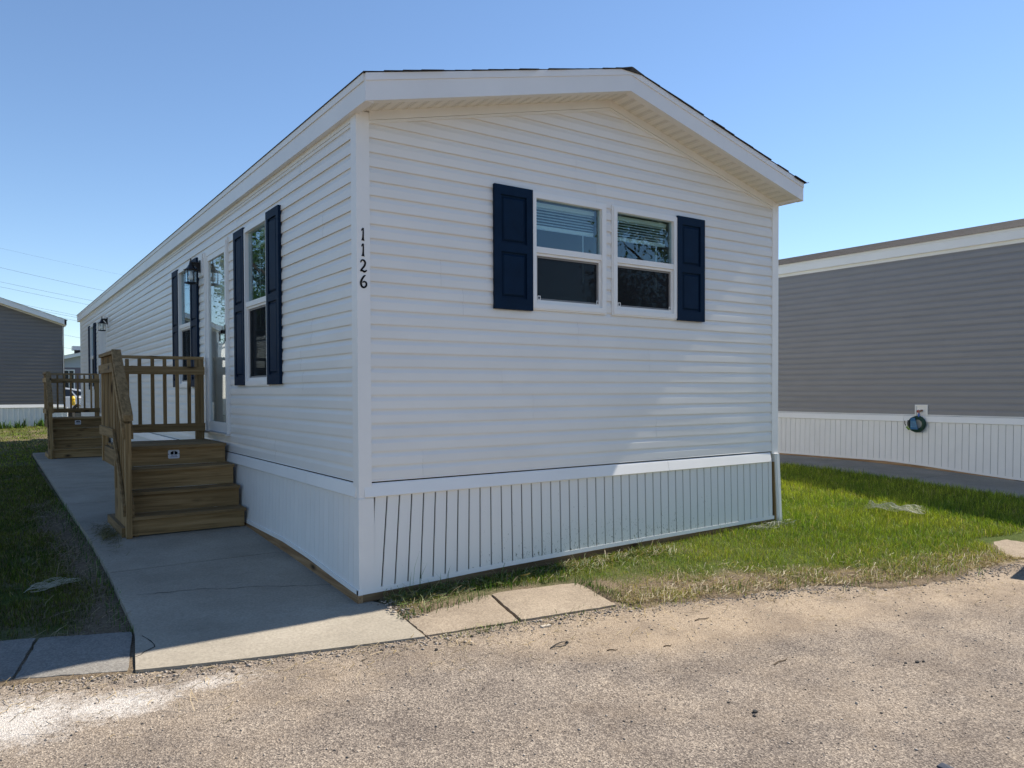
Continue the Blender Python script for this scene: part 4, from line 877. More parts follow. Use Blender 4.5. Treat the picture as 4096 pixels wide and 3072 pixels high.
# ------------------------------------------------------------------ homes on the left
def left_home(xr, yf, wd, siding_m, label, zb=.47, depth=14, name='mobile_home'):
    h = tag(empty(name, (0, 0, 0)), label, 'house'); T = lambda a, z, o: (a, yf - o, z); xl = xr - wd; xm = (xr + xl) / 2; sl = .348
    ez = 3.70; f_ = lambda a: ez + sl * (wd / 2 + .05 - abs(a - xm)); lo = lambda z: xl + .03 if z < 3.68 else xm - (wd / 2 + .05 - (z - ez) / sl)
    siding(h, siding_m, T, xl + .05, xr - .05, 1.158, .1143, 29, [], lo, lambda z: 2 * xm - lo(z))
    ext(h, 'sill_trim', M['trim'], T, [(1.05, 0), (1.05, .03), (1.056, .035), (1.155, .015), (1.155, 0)], xl, xr - .02)
    mb = MB(T); a = xl; k = 0; pts = []
    while a < xr - .02: pts += [(a, 0), (a + .09, 0), (a + .10, .018), (a + .125, .018), (a + .135, 0)]; a += .145
    for (a, o), (b, p) in zip(pts[:-1], pts[1:]): mb.face((a, zb - .06, o), (b, zb - .06, p), (b, 1.052, p), (a, 1.052, o))
    mb.build('metal_skirting', M['skirt_plain'], h)
    for sx, x in ((1, xl), (-1, xr)): MB().box(x - .021, x + .021 + .055 * sx, yf - .021, yf + .08, .98, ez + .02).build('corner_post', M['trim'], h)
    for (p, q) in ((xl - .05, xm), (xm, xr + .05)):
        mb = MB(T); mb.hexa([(p, f_(p), .25), (q, f_(q), .25), (q, f_(q), .28), (p, f_(p), .28)], [(p, f_(p) + .17, .25), (q, f_(q) + .17, .25), (q, f_(q) + .17, .28), (p, f_(p) + .17, .28)]); mb.build('fascia_board', M['fascia'], h)
        mb = MB(T); mb.face((p, f_(p) + .003, 0), (p, f_(p) + .003, .27), (q, f_(q) + .003, .27), (q, f_(q) + .003, 0)); mb.build('soffit_panel', M['soffit_plain'], h)
        mb = MB(T); mb.hexa([(p + .07 * (p < xm - 1), f_(p) - .04, 0), (q, f_(q) - .04, 0), (q, f_(q) - .04, .02), (p + .07 * (p < xm - 1), f_(p) - .04, .02)], [(p + .07 * (p < xm - 1), f_(p), 0), (q, f_(q), 0), (q, f_(q), .02), (p + .07 * (p < xm - 1), f_(p), .02)]); mb.build('frieze_board', M['soffit_plain'], h)
    for sx, x in ((-1, xl), (1, xr)):
        TT = (lambda a, z, o, x=x, sx=sx: (x + sx * o, a, z))
        mb = MB(TT); mb.box(yf + .05, yf + depth, zb - .05, ez + .1, -.02, 0); mb.build('side_wall', siding_m, h)
        ext(h, 'fascia_board', M['fascia'], TT, [(ez, 0), (ez, .06), (ez + .17, .06), (ez + .17, 0)], yf - .28, yf + depth + .2)
    MB().box(xl, xr, yf + depth - .05, yf + depth, zb - .05, ez + .1).build('end_wall', siding_m, h)
    for xe in (xl - .08, xr + .08): roof_courses(h, M['shingle'], xe, ez + .162, xm, ez + .165 + sl * (wd / 2 + .05), yf - .3, yf + depth + .2, .16)
    return h
left_home(-.06, 24.0, 4.7, M['brown_vinyl'], 'dark taupe lap sided home with white trim and metal skirting, on the left')
left_home(-7.2, 21.0, 4.7, M['vinyl'], 'pale home beyond the left edge, seen mirrored in the window glass', name='mobile_home')

# ------------------------------------------------------------------ far house, car and small things in the gap
M['far_siding'] = paint('far_siding', (.42, .44, .48), .6, .05, 2); M['far_wall_shade'] = paint('far_wall_shade', (.19, .16, .19), .7, .05, 2); M['dark_glass'] = base('dark_pane', (.012, .014, .018), .12)[0]  # lower far wall coloured dark purple-grey as painted porch shade
fh = tag(empty('far_house', (0, 0, 0)), 'distant house with low gable and chimney, seen in the gap behind the far steps', 'house'); FY = 47.0
T = lambda a, z, o: (a, FY - o, z); fsl = .26; frz = lambda x: 3.36 + fsl * (min(x, 8.4 - x) - 1.2)
siding(fh, M['far_siding'], T, 1.2, 7.2, 2.98, .12, 12, [], lambda z: 1.2 if z < 3.36 else 1.2 + (z - 3.36) / fsl, lambda z: 8.4 - (1.2 if z < 3.36 else 1.2 + (z - 3.36) / fsl))
MB(T).box(1.2, 7.2, .3, 2.98, -.1, -.02).build('wall', M['far_wall_shade'], fh)
for x0, x1 in ((1.45, 2.05), (3.2, 3.8)):
    w = MB(T).box(x0, x1, 1.75, 2.8, -.03, -.005).build('window', M['dark_glass'], fh); mb = MB(T)
    mb.box(x0 - .06, x0, 1.70, 2.86, -.02, .02); mb.box(x1, x1 + .06, 1.70, 2.86, -.02, .02); mb.box(x0, x1, 1.69, 1.75, -.02, .02); mb.box(x0, x1, 2.8, 2.86, -.02, .02); mb.box((x0 + x1) / 2 + .05, (x0 + x1) / 2 + .08, 1.75, 2.8, -.02, .01); mb.box(x0, (x0 + x1) / 2 + .049, 2.26, 2.29, -.02, .01); mb.build('frame', M['frame'], w)
for p, q in ((.9, 4.2), (4.2, 7.5)):
    mb = MB(T); mb.hexa([(p, frz(p), 0), (q, frz(q), 0), (q, frz(q), .4), (p, frz(p), .4)], [(p, frz(p) + .2, 0), (q, frz(q) + .2, 0), (q, frz(q) + .2, .4), (p, frz(p) + .2, .4)]); mb.build('fascia_board', M['fascia'], fh)
for xe in (.86, 7.54): roof_courses(fh, M['shingle2'], xe, frz(.9) + .2, 4.2, frz(4.2) + .2, FY - .42, FY + 9, .3)
MB().box(1.2, 7.2, FY + 8.8, FY + 8.9, .3, 3.4).build('end_wall', M['far_wall_shade'], fh)
MB().lathe([(.20, 3.3), (.20, 4.02), (.22, 4.02)], (2.36, FY + .8, 0), 14).build('chimney', M['steel'], fh, True)
MB().box(2.05, 2.75, FY + .45, FY + 1.15, 4.03, 4.27).build('chimney_cap', M['fascia'], fh)
# parked car: body from a side profile
M['carpaint'] = base('car_paint', (.62, .66, .72), .22, .6)[0]; M['tyre'] = base('tyre_rubber', (.02, .02, .02), .8)[0]
car = tag(empty('parked_car', (.15, 38.0, .36)), 'white car parked beyond the far steps, seen between the railing balusters', 'car')
side = [(-2.2, .25), (-2.25, .62), (-2.0, .82), (-1.1, .92), (-.45, 1.38), (.55, 1.44), (1.45, 1.30), (2.05, .95), (2.15, .60), (2.1, .25)]
mb = MB(); n = len(side); A = mb.pts([(a, -.8 + .12 * max(0, b - .85) / .5, b) for a, b in side]); B_ = mb.pts([(a, .8 - .12 * max(0, b - .85) / .5, b) for a, b in side]); mb.f += [A, B_[::-1]]
for k in range(n): q = (k + 1) % n; mb.f.append([A[k], B_[k], B_[q], A[q]])
mb.build('body', M['carpaint'], car)
for P in ([(-.95, .96), (-.40, 1.32), (.25, 1.36), (.25, .98)], [(.32, .98), (.32, 1.36), (.95, 1.31), (1.15, 1.0)], [(1.22, 1.02), (1.02, 1.29), (1.38, 1.22), (1.72, 1.06)]):
    mb = MB(); mb.face(*[(a, -.805 + .12 * max(0, b - .85) / .5, b) for a, b in (P if P[0][0] > .3 else P[::-1])]); mb.build('window', M['dark_glass'], car)
for x in (-1.4, 1.35):
    for y in (-.72, .72):
        w = MB().lathe([(.31, -.1), (.33, -.06), (.33, .06), (.31, .1)], (x, y, .33), 18, Vector((0, 1, 0))).build('wheel', M['tyre'], car); MB().lathe([(.19, -.11), (.19, .11)], (x, y, .33), 12, Vector((0, 1, 0))).build('rim', M['steel'], w)
MB().box(2.02, 2.14, -.7, -.4, .66, .80).build('tail_light', M['red'], car)
ac = tag(empty('air_conditioner', (.62, 26.0, .44)), 'grey finned air conditioner unit on the ground behind the far steps', 'air conditioner')
M['acgrey'] = paint('ac_grey', (.33, .34, .33), .5, .1, 6)
MB().box(-.30, .30, -.3, .3, 0, .05).build('base_pan', M['acgrey'], ac); MB().box(-.27, .27, -.27, .27, .05, .40).build('coil', M['dkgreen'], ac)
mb = MB()
for k in range(9): mb.box(-.30, .30, -.3, -.28, .07 + k * .036, .085 + k * .036); mb.box(-.3, -.28, -.28, .3, .07 + k * .036, .085 + k * .036)
mb.build('louvres', M['acgrey'], ac); MB().box(-.31, .31, -.31, .31, .40, .46).build('top_cover', M['acgrey'], ac)
M['yellow'] = plastic('yellow_plastic', (.75, .48, .02)); M['whiteplastic'] = plastic('white_plastic', (.75, .75, .75))
tq = tag(empty('outdoor_equipment', (.80, 30.5, .46)), 'small yellow and white piece of equipment in front of the parked car', 'equipment')
mb = MB(); mb.lathe([(.05, .0), (.09, .06), (.07, .2), (.09, .28), (.04, .38)], (-.12, 0, .55), 9); mb.build('yellow_body', M['yellow'], tq)
mb = MB(); mb.tube([(.05, -.1, .85), (.36, -.1, .82)], .05, 8); mb.tube([(.05, -.1, .62), (.40, -.1, .46)], .04, 8); mb.tube([(-.3, 0, .34), (.5, 0, .34)], .06, 8); mb.build('white_frame', M['whiteplastic'], tq)
mb = MB(); mb.box(-.3, .5, -.15, .15, .0, .28); mb.build('dark_base', M['tyre'], tq)
# overhead wires and the poles that carry them
M['wire'] = base('wire_black', (.02, .022, .026), .6)[0]; M['pole'] = wood('pole_wood', 2, ((.06, .045, .03), (.12, .09, .06), (.18, .14, .1)), False)
for px, lb in ((-17, 'brown wooden utility pole beyond the left edge of the view'), (24, 'brown wooden utility pole standing behind the white home')):
    pz = 16.0 if px < 0 else 9.5; po = tag(empty('utility_pole', (px, 60, 0)), lb, 'pole', 'utility poles'); MB().lathe([(.16, 0), (.11, pz)], (0, 0, 0), 10).build('pole', M['pole'], po); MB().box(-.05, .05, -1.1, 1.1, pz - .9, pz - .75).build('cross_arm', M['pole'], po)
wl = [((-1.22, 10.241), (5.196, 9.073)), ((-1.234, 9.251), (4.373, 8.295)), ((-1.239, 8.904), (4.128, 7.985)), ((-.095, 7.777), (3.432, 7.139)), ((.94, 7.415), (3.43, 6.993)), ((1.997, 7.026), (3.427, 6.737)), ((2.567, 5.698), (3.57, 5.518)), ((2.55, 4.774), (3.559, 4.675)), ((2.051, 11.038), (6.372, 10.36))]
on = ['topmost but one', 'second', 'third', 'fourth', 'fifth', 'sixth', 'seventh', 'lowest', 'faint topmost']
for k, ((xa, za), (xb, zb)) in enumerate(wl):
    s = (zb - za) / (xb - xa); P = []
    for q in range(25):
        x = -17 + 41 * q / 24; P.append((x, 60, za + s * (x - xa) + .0016 * (x - xa) * (x - xb)))
    tag(MB().tube(P, .0075 if k < 8 else .004, 5).build('power_line', M['wire']), '%s of the overhead wires crossing the sky at left' % on[k], 'wire', 'overhead wires')

# ------------------------------------------------------------------ trees (mirrored in the panes)
M['leaf'] = blade_mat('tree_leaf'); M['bark'] = paint('tree_bark', (.09, .065, .045), .9, .4, 8, .6, (12, 12, 3))
def cloud_mesh(name, V, F, C, mat):
    me = bpy.data.meshes.new(name); me.vertices.add(len(V)); me.vertices.foreach_set('co', V.astype(np.float32).ravel()); F = [np.asarray(f, np.int32) for f in F]
    tot = sum(f.size for f in F); me.loops.add(tot); me.loops.foreach_set('vertex_index', np.concatenate([f.ravel() for f in F])); me.polygons.add(sum(len(f) for f in F))
    st = []; o = 0
    for f in F: st.append(np.arange(o, o + f.size, f.shape[1], dtype=np.int32)); o += f.size
    me.polygons.foreach_set('loop_start', np.concatenate(st)); me.update(); me.validate()
    a = me.color_attributes.new('col', 'FLOAT_COLOR', 'POINT'); a.data.foreach_set('color', np.concatenate([C, np.ones((len(C), 1))], 1).astype(np.float32).ravel()); me.materials.append(mat); return me
def tree(loc, H, R_, label, seed, nl=20000):
    r = np.random.default_rng(seed); t = tag(empty('leafy_tree', loc), label, 'tree', 'trees around the lot'); mb = MB()
    mb.tube([(0, 0, -.2), (.05, 0, H * .2), (-.05, .05, H * .45), (.05, 0, H * .8)], [.26, .2, .14, .04], 8); tips = []
    for k in range(9):
        a = k * 2.4; z0 = H * (.28 + .05 * k); e = (math.cos(a) * R_ * .7, math.sin(a) * R_ * .7, z0 + H * .2); mb.tube([(0, 0, z0), (e[0] * .5, e[1] * .5, z0 + H * .08), e], [.09, .06, .02], 6); tips.append(e)
    mb.build('trunk', M['bark'], t)
    cl = []
    for k in range(46):
        u = r.normal(size=3); u /= np.linalg.norm(u); rad = r.uniform(.35, 1) ** .6; cl.append((u[0] * R_ * rad, u[1] * R_ * rad, H * .62 + u[2] * H * .34 * rad, r.uniform(.45, .95)))
    cl = np.array(cl); ix = r.integers(0, len(cl), nl); c = cl[ix, :3] + r.normal(size=(nl, 3)) * cl[ix, 3:4] * .55
    s = r.uniform(.05, .10, (nl, 1)); d1 = r.normal(size=(nl, 3)); d1 /= np.linalg.norm(d1, axis=1, keepdims=True); d2 = np.cross(d1, r.normal(size=(nl, 3))); d2 /= np.linalg.norm(d2, axis=1, keepdims=True)
    V = np.stack([c - d1 * s, c + d2 * s * .5, c + d1 * s, c - d2 * s * .5], 1).reshape(-1, 3); F = np.arange(nl * 4).reshape(-1, 4)
    b = r.uniform(.6, 1.3, (nl, 1)); C = np.repeat(np.array([[.05, .105, .018]]) * b * (1 + r.normal(size=(nl, 1)) * .1), 4, 0)
    link('crown', cloud_mesh('crown', V, [F], np.clip(C, 0, 1), M['leaf']), t)
tree((-13.5, 46, .3), 11.5, 4.2, 'tall leafy tree far left, mirrored in the storm door', 11)
tree((-8.6, 29.5, .3), 8.8, 2.6, 'green tree left of the taupe home, mirrored in the near side window', 12)
tree((15.2, -10.6, 0), 8.4, 3.8, 'leafy tree across the road, mirrored in the right front window', 13)
# unseen bin shape added outside the right edge to cast a road shadow
bn = tag(empty('bin_shadow_caster', (5.92, -2.64, .0), None, .2), 'unseen dark bin shape added outside the right edge to cast a shadow on the road', 'bin'); M['bin'] = plastic('bin_plastic', (.03, .035, .05))
MB().hexa([(-.22, -.22, .08), (.22, -.22, .08), (.22, .22, .08), (-.22, .22, .08)], [(-.29, -.3, 1.0), (.29, -.3, 1.0), (.29, .34, 1.0), (-.29, .34, 1.0)]).build('body', M['bin'], bn); MB().hexa([(-.31, -.33, 1.0), (.31, -.33, 1.0), (.31, .38, 1.0), (-.31, .38, 1.0)], [(-.27, -.28, 1.06), (.27, -.28, 1.06), (.27, .36, 1.09), (-.27, .36, 1.09)]).build('lid', M['bin'], bn)
for x in (-.24, .24): MB().lathe([(.11, -.03), (.11, .03)], (x, .24, .11), 12, Vector((1, 0, 0))).build('wheel', M['tyre'], bn)

# ------------------------------------------------------------------ grass and litter
CAM = np.array([-2.1609, -5.1445])
def blades(name, x, y, h, w, C, lean=.5, z=None, kindlabel=None):
    n = len(x); r = rng; z = lawn_z(x, y) + .004 if z is None else z; a = r.uniform(0, 2 * np.pi, n); la = r.uniform(0, 2 * np.pi, n); ll = np.abs(r.normal(0, lean, n)) * h
    px, py = np.cos(a) * w / 2, np.sin(a) * w / 2; lx, ly = np.cos(la) * ll, np.sin(la) * ll; hz_ = h / np.sqrt(1 + (ll / h) ** 2)
    V = np.empty((n, 5, 3)); V[:, 0] = np.stack([x - px, y - py, z], 1); V[:, 1] = np.stack([x + px, y + py, z], 1)
    V[:, 2] = np.stack([x + px * .8 + lx * .3, y + py * .8 + ly * .3, z + hz_ * .58], 1); V[:, 3] = np.stack([x - px * .8 + lx * .3, y - py * .8 + ly * .3, z + hz_ * .58], 1); V[:, 4] = np.stack([x + lx, y + ly, z + hz_], 1)
    i = np.arange(n)[:, None] * 5; Q = i + np.array([[0, 1, 2, 3]]); Tt = i + np.array([[3, 2, 4]])
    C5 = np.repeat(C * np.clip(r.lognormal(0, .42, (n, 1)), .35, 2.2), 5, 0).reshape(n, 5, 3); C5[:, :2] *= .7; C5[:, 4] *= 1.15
    return tag(link(name, cloud_mesh(name, V.reshape(-1, 3), [Q, Tt], np.clip(C5.reshape(-1, 3), 0, 1), M['blade'])), kind='stuff')
def in_poly(x, y, P):
    c = np.zeros(len(x), bool); n = len(P)
    for k in range(n):
        (x1, y1), (x2, y2) = P[k], P[(k + 1) % n]; m = ((y1 > y) != (y2 > y)) & (x < (x2 - x1) * (y - y1) / (y2 - y1 + 1e-12) + x1); c ^= m
    return c
SL1 = [(.0, -.9), (1.5, -1.1), (1.64, -.45), (.88, -.25), (.05, -.5)]
SL2 = [(5.3, -2.1), (7.7, -2.7), (8, -2), (5.8, -1.5)]
def pick(n, x0, x1, y0, y1, dens):
    x = rng.uniform(x0, x1, n); y = rng.uniform(y0, y1, n); k = rng.random(n) < dens(x, y); return x[k], y[k]
def greens(x, y, n):
    t = np.clip(vnoise(x, y, 1.6, 21) * .6 + vnoise(x, y, 6, 22) * .4 + rng.normal(0, .16, n), 0, 1)[:, None]
    return np.array([[.085, .170, .012]]) * (1 - t) + np.array([[.285, .320, .032]]) * t
# right hand lawn
def dens_r(x, y):
    d = y - yr(x) + (vnoise(x, y, 2.5, 31) - .5) * .5; k = np.clip((d + .06) / .28, 0, 1); k *= ~((x > .02) & (x < 4.74) & (y > -.02)); k *= ~in_poly(x, y, SL1) & ~in_poly(x, y, SL2) & (x < 8.6 + .1 * vnoise(x, y, 3, 2))
    k *= ~((x < .14) & (y > -.95)); bare = vnoise(x, y, 2.2, 33) * .6 + vnoise(x, y, 7, 34) * .4; k *= np.where((x < 4.6) & (d < .42), np.clip((bare - .30) / .18, 0.12, 1), 1); k *= np.where((x < 1.0) & (y > -.5), .5, 1)
    dist = np.hypot(x - CAM[0], y - CAM[1]); return k * np.clip((9.0 / dist) ** 1.5, .1, 1)
x, y = pick(430000, .1, 9, -2.6, 7, dens_r); n = len(x)
lush = np.clip((x - 2.6) / 1.8, 0, 1) * .6 + np.clip((y - yr(x) - .5) / 1.5, 0, 1) * .4; dist = np.hypot(x - CAM[0], y - CAM[1])
h = (.032 + .028 * lush + .008 * np.clip((x - 6.2) / 2.2, 0, 1)) * rng.uniform(.45, 1.6, n) * (.7 + .6 * vnoise(x, y, 5, 81)); C = greens(x, y, n)
dry = (rng.random(n) < .05 + .15 * (1 - lush))[:, None]; C = np.where(dry, np.array([[.36, .30, .13]]) * rng.uniform(.6, 1.2, (n, 1)), C)
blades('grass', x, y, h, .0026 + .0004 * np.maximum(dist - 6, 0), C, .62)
# taller tufts along the neighbour's path, by the wall and the kerb
tx, ty_, th, tcol = [], [], [], []
for (cx_, cy_, nn, hh, sp) in [(8.60 + random.uniform(-.06, .03), -1.4 + .085 * k, 14, random.uniform(.03, .10), .07) for k in range(110)] + [(.42, -.085, 5, .30, .03), (.62, -.09, 4, .22, .03), (.5, -.1, 26, .07, .1), (.85, -.14, 40, .07, .12), (1.2, -.13, 80, .07, .14), (1.5, -.15, 110, .07, .15), (1.75, -.14, 90, .06, .15), (2.2, -.1, 60, .05, .15), (3.9, -.1, 60, .06, .2), (4.3, -.1, 60, .07, .15), (.48, -1.0, 26, .05, .05), (.62, -1.0, 18, .04, .05), (1.1, -1.06, 20, .04, .1), (2.3, -1.2, 40, .07, .1), (2.5, -1.32, 40, .06, .1), (2.9, -1.45, 50, .07, .12), (3.4, -1.7, 40, .06, .15), (3.9, -1.85, 50, .06, .15), (4.6, -1.95, 50, .06, .2)] + [(.12 + .155 * k, -.50 + .022 * k if k < 5 else -.27 - .03 * (k - 5), 34, .055, .05) for k in range(10)] + [(1.6, -.5 - .07 * k, 30, .05, .045) for k in range(7)] + [(-1.43 + random.uniform(-.03, .02), .25 + .1 * k, 7 if k % 3 else 14, random.uniform(.05, .11), .05) for k in range(60)]:
    tx.append(cx_ + rng.normal(0, sp, nn)); ty_.append(cy_ + rng.normal(0, sp * .6, nn)); th.append(hh * rng.uniform(.5, 1.2, nn)); tcol.append(np.tile(np.array([[.05, .11, .015]]), (nn, 1)) * rng.uniform(.6, 1.4, (nn, 1)))
tx, ty_, th, tcol = map(np.concatenate, (tx, ty_, th, tcol)); ok = ~((tx > 0.0) & (tx < 4.7) & (ty_ > -.045)) & ~((tx > -1.395) & (tx < 0) & (ty_ > -.5)); tx, ty_, th, tcol = tx[ok], ty_[ok], th[ok], tcol[ok]
blades('grass_tufts', tx, ty_, th, np.full(len(tx), .0042), tcol, .35)
# left lawn
def dens_l(x, y):
    d = y - yr(x) + (vnoise(x, y, 2.5, 41) - .5) * .3; k = np.clip((d - .72) / .3, 0, 1) * (x < -1.42); bare = np.clip((-1.5 - x + .35 * (vnoise(x, y, 1.5, 42) - .5)) / .3, 0, 1); k *= np.maximum(bare, np.clip((y - 4.5) / 3, 0, 1)); k *= np.clip((vnoise(x, y, 3, 43) * .6 + vnoise(x, y, 9, 44) * .4 - .22) / .2, .12, 1)
    k *= ~((y > 23.9) & (x > -4.9)); dist = np.hypot(x - CAM[0], y - CAM[1]); return k * np.clip((6.5 / dist) ** 1.5, .05, 1)
x, y = pick(260000, -4.2, -1.4, .1, 12, dens_l); x2, y2 = pick(110000, -4.5, 3, 12, 24, lambda x, y: dens_l(np.where(x > -1.45, -2.2, x), y) * ((x < -1.38) | (y > 19.6) | ((y > 15.15) & (x < -.03))) * 2.2); x = np.concatenate([x, x2]); y = np.concatenate([y, y2]); n = len(x); dist = np.hypot(x - CAM[0], y - CAM[1])
h = .038 * rng.uniform(.5, 1.5, n); C = greens(x, y, n) * np.where(y < 12, .42, .8)[:, None]; dry = (rng.random(n) < .25)[:, None]; C = np.where(dry, np.array([[.16, .125, .065]]) * rng.uniform(.5, 1.2, (n, 1)), C); st = ((y > 17.6) & (y < 19.6) & (rng.random(n) < .55))[:, None]; C = np.where(st, np.array([[.30, .25, .11]]), C)  # nearer left blades coloured darker to deepen the shade there
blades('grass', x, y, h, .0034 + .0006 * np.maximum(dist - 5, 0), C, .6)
# weeds at the foot of the left home
mbx, mby = [], []
for cx_ in (-1.3, -.72, -.35, -1.75): mbx.append(rng.normal(cx_, .1, 60)); mby.append(rng.normal(23.75, .06, 60))
x = np.concatenate(mbx); y = np.concatenate(mby); blades('weeds', x, y, rng.uniform(.1, .32, len(x)), np.full(len(x), .03), np.tile(np.array([[.05, .1, .015]]), (len(x), 1)) * rng.uniform(.6, 1.4, (len(x), 1)), .5)
# dry straw, clippings and twigs
def straws(name, x, y, z, L, w, C):
    n = len(x); a = rng.uniform(0, np.pi, n); dx, dy = np.cos(a) * L / 2, np.sin(a) * L / 2; t = rng.normal(0, .18, n) * L; px, py = -np.sin(a) * w, np.cos(a) * w; bx, by = rng.normal(0, .15, n) * L, rng.normal(0, .15, n) * L
    V = np.empty((n, 6, 3)); zz = z + np.abs(t)
    for k, (s, u, zo) in enumerate(((-1, 1, -t), (-1, -1, -t), (0, -1, 0 * t + .002), (0, 1, 0 * t + .002), (1, -1, t), (1, 1, t))): V[:, k] = np.stack([x + dx * s + px * u + (bx if s == 0 else 0), y + dy * s + py * u + (by if s == 0 else 0), zz + zo + (.0015 if u > 0 else 0)], 1)
    i = np.arange(n)[:, None] * 6; F = np.concatenate([i + np.array([[0, 1, 2, 3]]), i + np.array([[3, 2, 4, 5]])]); return tag(link(name, cloud_mesh(name, V.reshape(-1, 3), [F], np.clip(np.repeat(C, 6, 0), 0, 1), M['blade'])), kind='stuff')
n = 3600; x = rng.uniform(.2, 5.4, n); d = np.abs(rng.normal(.10, .30, n)) * (.25 + 1.2 * vnoise(x, x * 0 + 2, 2.0, 61)); y = yr(x) + d; ok = ~in_poly(x, y, [(p[0], p[1]) for p in SL1]) & ~((x > 0) & (x < 4.7) & (y > -.04)); x, y = x[ok], y[ok]; n = len(x)
straws('straw_litter', x, y, lawn_z(x, y) + .012, rng.uniform(.03, .11, n), .0014, np.array([[.40, .335, .20]]) * rng.uniform(.4, 1.2, (n, 1)))
n = 2600; x = rng.uniform(.15, 2.9, n); y = -.06 - np.abs(rng.normal(0, .12, n)) - .02; ok = ~in_poly(x, y, SL1); x, y = x[ok], y[ok]; n = len(x); g = rng.random((n, 1)) < .55
straws('clippings', x, y, lawn_z(x, y) + .02 * rng.random(n), rng.uniform(.04, .12, n), .0016, np.where(g, [[.12, .18, .05]], [[.34, .28, .16]]) * rng.uniform(.5, 1.2, (n, 1)))
n = 3600; x = rng.uniform(-3, -1.42, n); y = rng.uniform(.3, 6, n); ok = rng.random(n) < np.clip(1.2 - np.abs(x + 1.6) / .35, .12, 1); x, y = x[ok], y[ok]; n = len(x)
straws('dead_thatch', x, y, lawn_z(x, y) + .012, rng.uniform(.04, .13, n), .0013, np.array([[.30, .25, .17]]) * rng.uniform(.4, 1.2, (n, 1)))
n = 420; x = rng.normal(-1.24, .055, n); y = rng.normal(3.05, .28, n); ok = (x < -1.16); x, y = x[ok], y[ok]; n = len(x); wzv = np.array([walk_z(v) for v in y]) + .004
straws('clippings', x, y, wzv + .012 * rng.random(n), rng.uniform(.03, .10, n), .0014, np.array([[.16, .15, .06]]) * rng.uniform(.4, 1.3, (n, 1)))
n = 900; x = rng.uniform(-2.4, 4.5, n); y = yr(x) - np.abs(rng.normal(0, .35, n)); straws('straw_litter', x, y, road_z(x, y) + .002, rng.uniform(.02, .10, n), .0013, np.array([[.42, .33, .2]]) * rng.uniform(.25, 1.2, (n, 1)))
# pebbles: fine gravel on the road and along the kerb
def pebbles(name, x, y, z, s, mat):
    n = len(x); ico = np.array([(0, 0, 1), (.9, 0, .25), (.25, .85, .2), (-.75, .5, .3), (-.7, -.55, .2), (.3, -.85, .3), (.5, .3, -.5), (-.4, .2, -.5), (0, -.4, -.5)]); fc = np.array([(0, 1, 2), (0, 2, 3), (0, 3, 4), (0, 4, 5), (0, 5, 1), (1, 6, 2), (2, 6, 7), (2, 7, 3), (3, 7, 4), (4, 7, 8), (4, 8, 5), (5, 8, 1), (1, 8, 6)])
    a = rng.uniform(0, 6.28, n); ca, sa_ = np.cos(a)[:, None], np.sin(a)[:, None]; P = ico[None] * rng.uniform(.6, 1.25, (n, len(ico), 3)); X_ = P[..., 0] * ca - P[..., 1] * sa_; Y_ = P[..., 0] * sa_ + P[..., 1] * ca
    V = np.stack([x[:, None] + X_ * s[:, None], y[:, None] + Y_ * s[:, None], z[:, None] + (P[..., 2] * .6 + .2) * s[:, None]], -1); F = (np.arange(n)[:, None, None] * len(ico) + fc[None]).reshape(-1, 3)
    b = rng.uniform(.3, 1.3, (n, 1)); C = np.repeat(np.array([[.36, .31, .26]]) * b, len(ico), 0); return tag(link(name, cloud_mesh(name, V.reshape(-1, 3), [F], np.clip(C, 0, 1), mat)), kind='stuff')
def peb_mat():
    m, t, b = base('gravel_stone', (.3, .27, .23), .9, .15); at = t.nodes.new('ShaderNodeAttribute'); at.attribute_name = 'col'; t.links.new(at.outputs['Color'], b.inputs['Base Color']); return m
M['gravel'] = peb_mat(); M['chip'] = plastic('pale_chip', (.48, .42, .34), .7)
n = 14000; x = rng.uniform(-2.6, 6, n); y = yr(x) - rng.uniform(0, 4.2, n); z = road_z(x, y) - .0005; s = np.clip(rng.lognormal(-5.75, .5, n), .0012, .010)
pebbles('road_gravel', x, y, z, s, M['gravel'])
n = 4200; x = rng.uniform(-2.6, 5.2, n); y = yr(x) - np.abs(rng.normal(.01, .09, n)); pebbles('kerb_gravel', x, y, road_z(x, y), np.clip(rng.lognormal(-5.3, .5, n), .002, .016), M['gravel'])
n = 160; x = rng.normal(.16, .05, n); y = rng.uniform(-.55, -.12, n); pebbles('kerb_gravel', x, y, lawn_z(x, y) + .004, np.clip(rng.lognormal(-4.9, .5, n), .003, .02), M['gravel'])
# single stones and litter one can pick out
def stone(x, y, s, label, dark=False, seed=0):
    z = float(road_z(x, y)) - .002; r = random.Random(seed); mb = MB(); mb.lathe([(s * .3, 0), (s * r.uniform(.8, 1), s * .3), (s * .8, s * .7), (s * .3, s * 1.05)], (0, 0, 0), 7); mb.v = [(a * r.uniform(.75, 1.2), b * r.uniform(.75, 1.2), c * r.uniform(.85, 1.1)) for a, b, c in mb.v]
    return tag(mb.build('stone', M['stone_dark'] if dark else M['stone'], loc=(x, y, z)), label, 'stone', 'loose stones on the road')
stone(.836, -2.775, .016, 'dark upright stone standing in the middle foreground of the road', True, 1); stone(.80, -2.80, .010, 'small dark stone lying left of the upright stone on the road', True, 2)
stone(2.125, -2.883, .013, 'dark stone in the small cluster at the right of the road', True, 3); stone(2.16, -2.90, .011, 'rightmost dark stone of the cluster at the right of the road', True, 4); stone(2.06, -2.85, .010, 'leftmost dark stone of the cluster at the right of the road', True, 5)
stone(-.86, -.735, .017, 'pale grey stone at the front edge of the concrete path', False, 6); stone(-1.42, -.62, .017, 'pale stone lying near the front left of the concrete path', False, 8)
stone(1.33, -3.0, .010, 'small pale stone in the foreground right of the upright stone', False, 9)
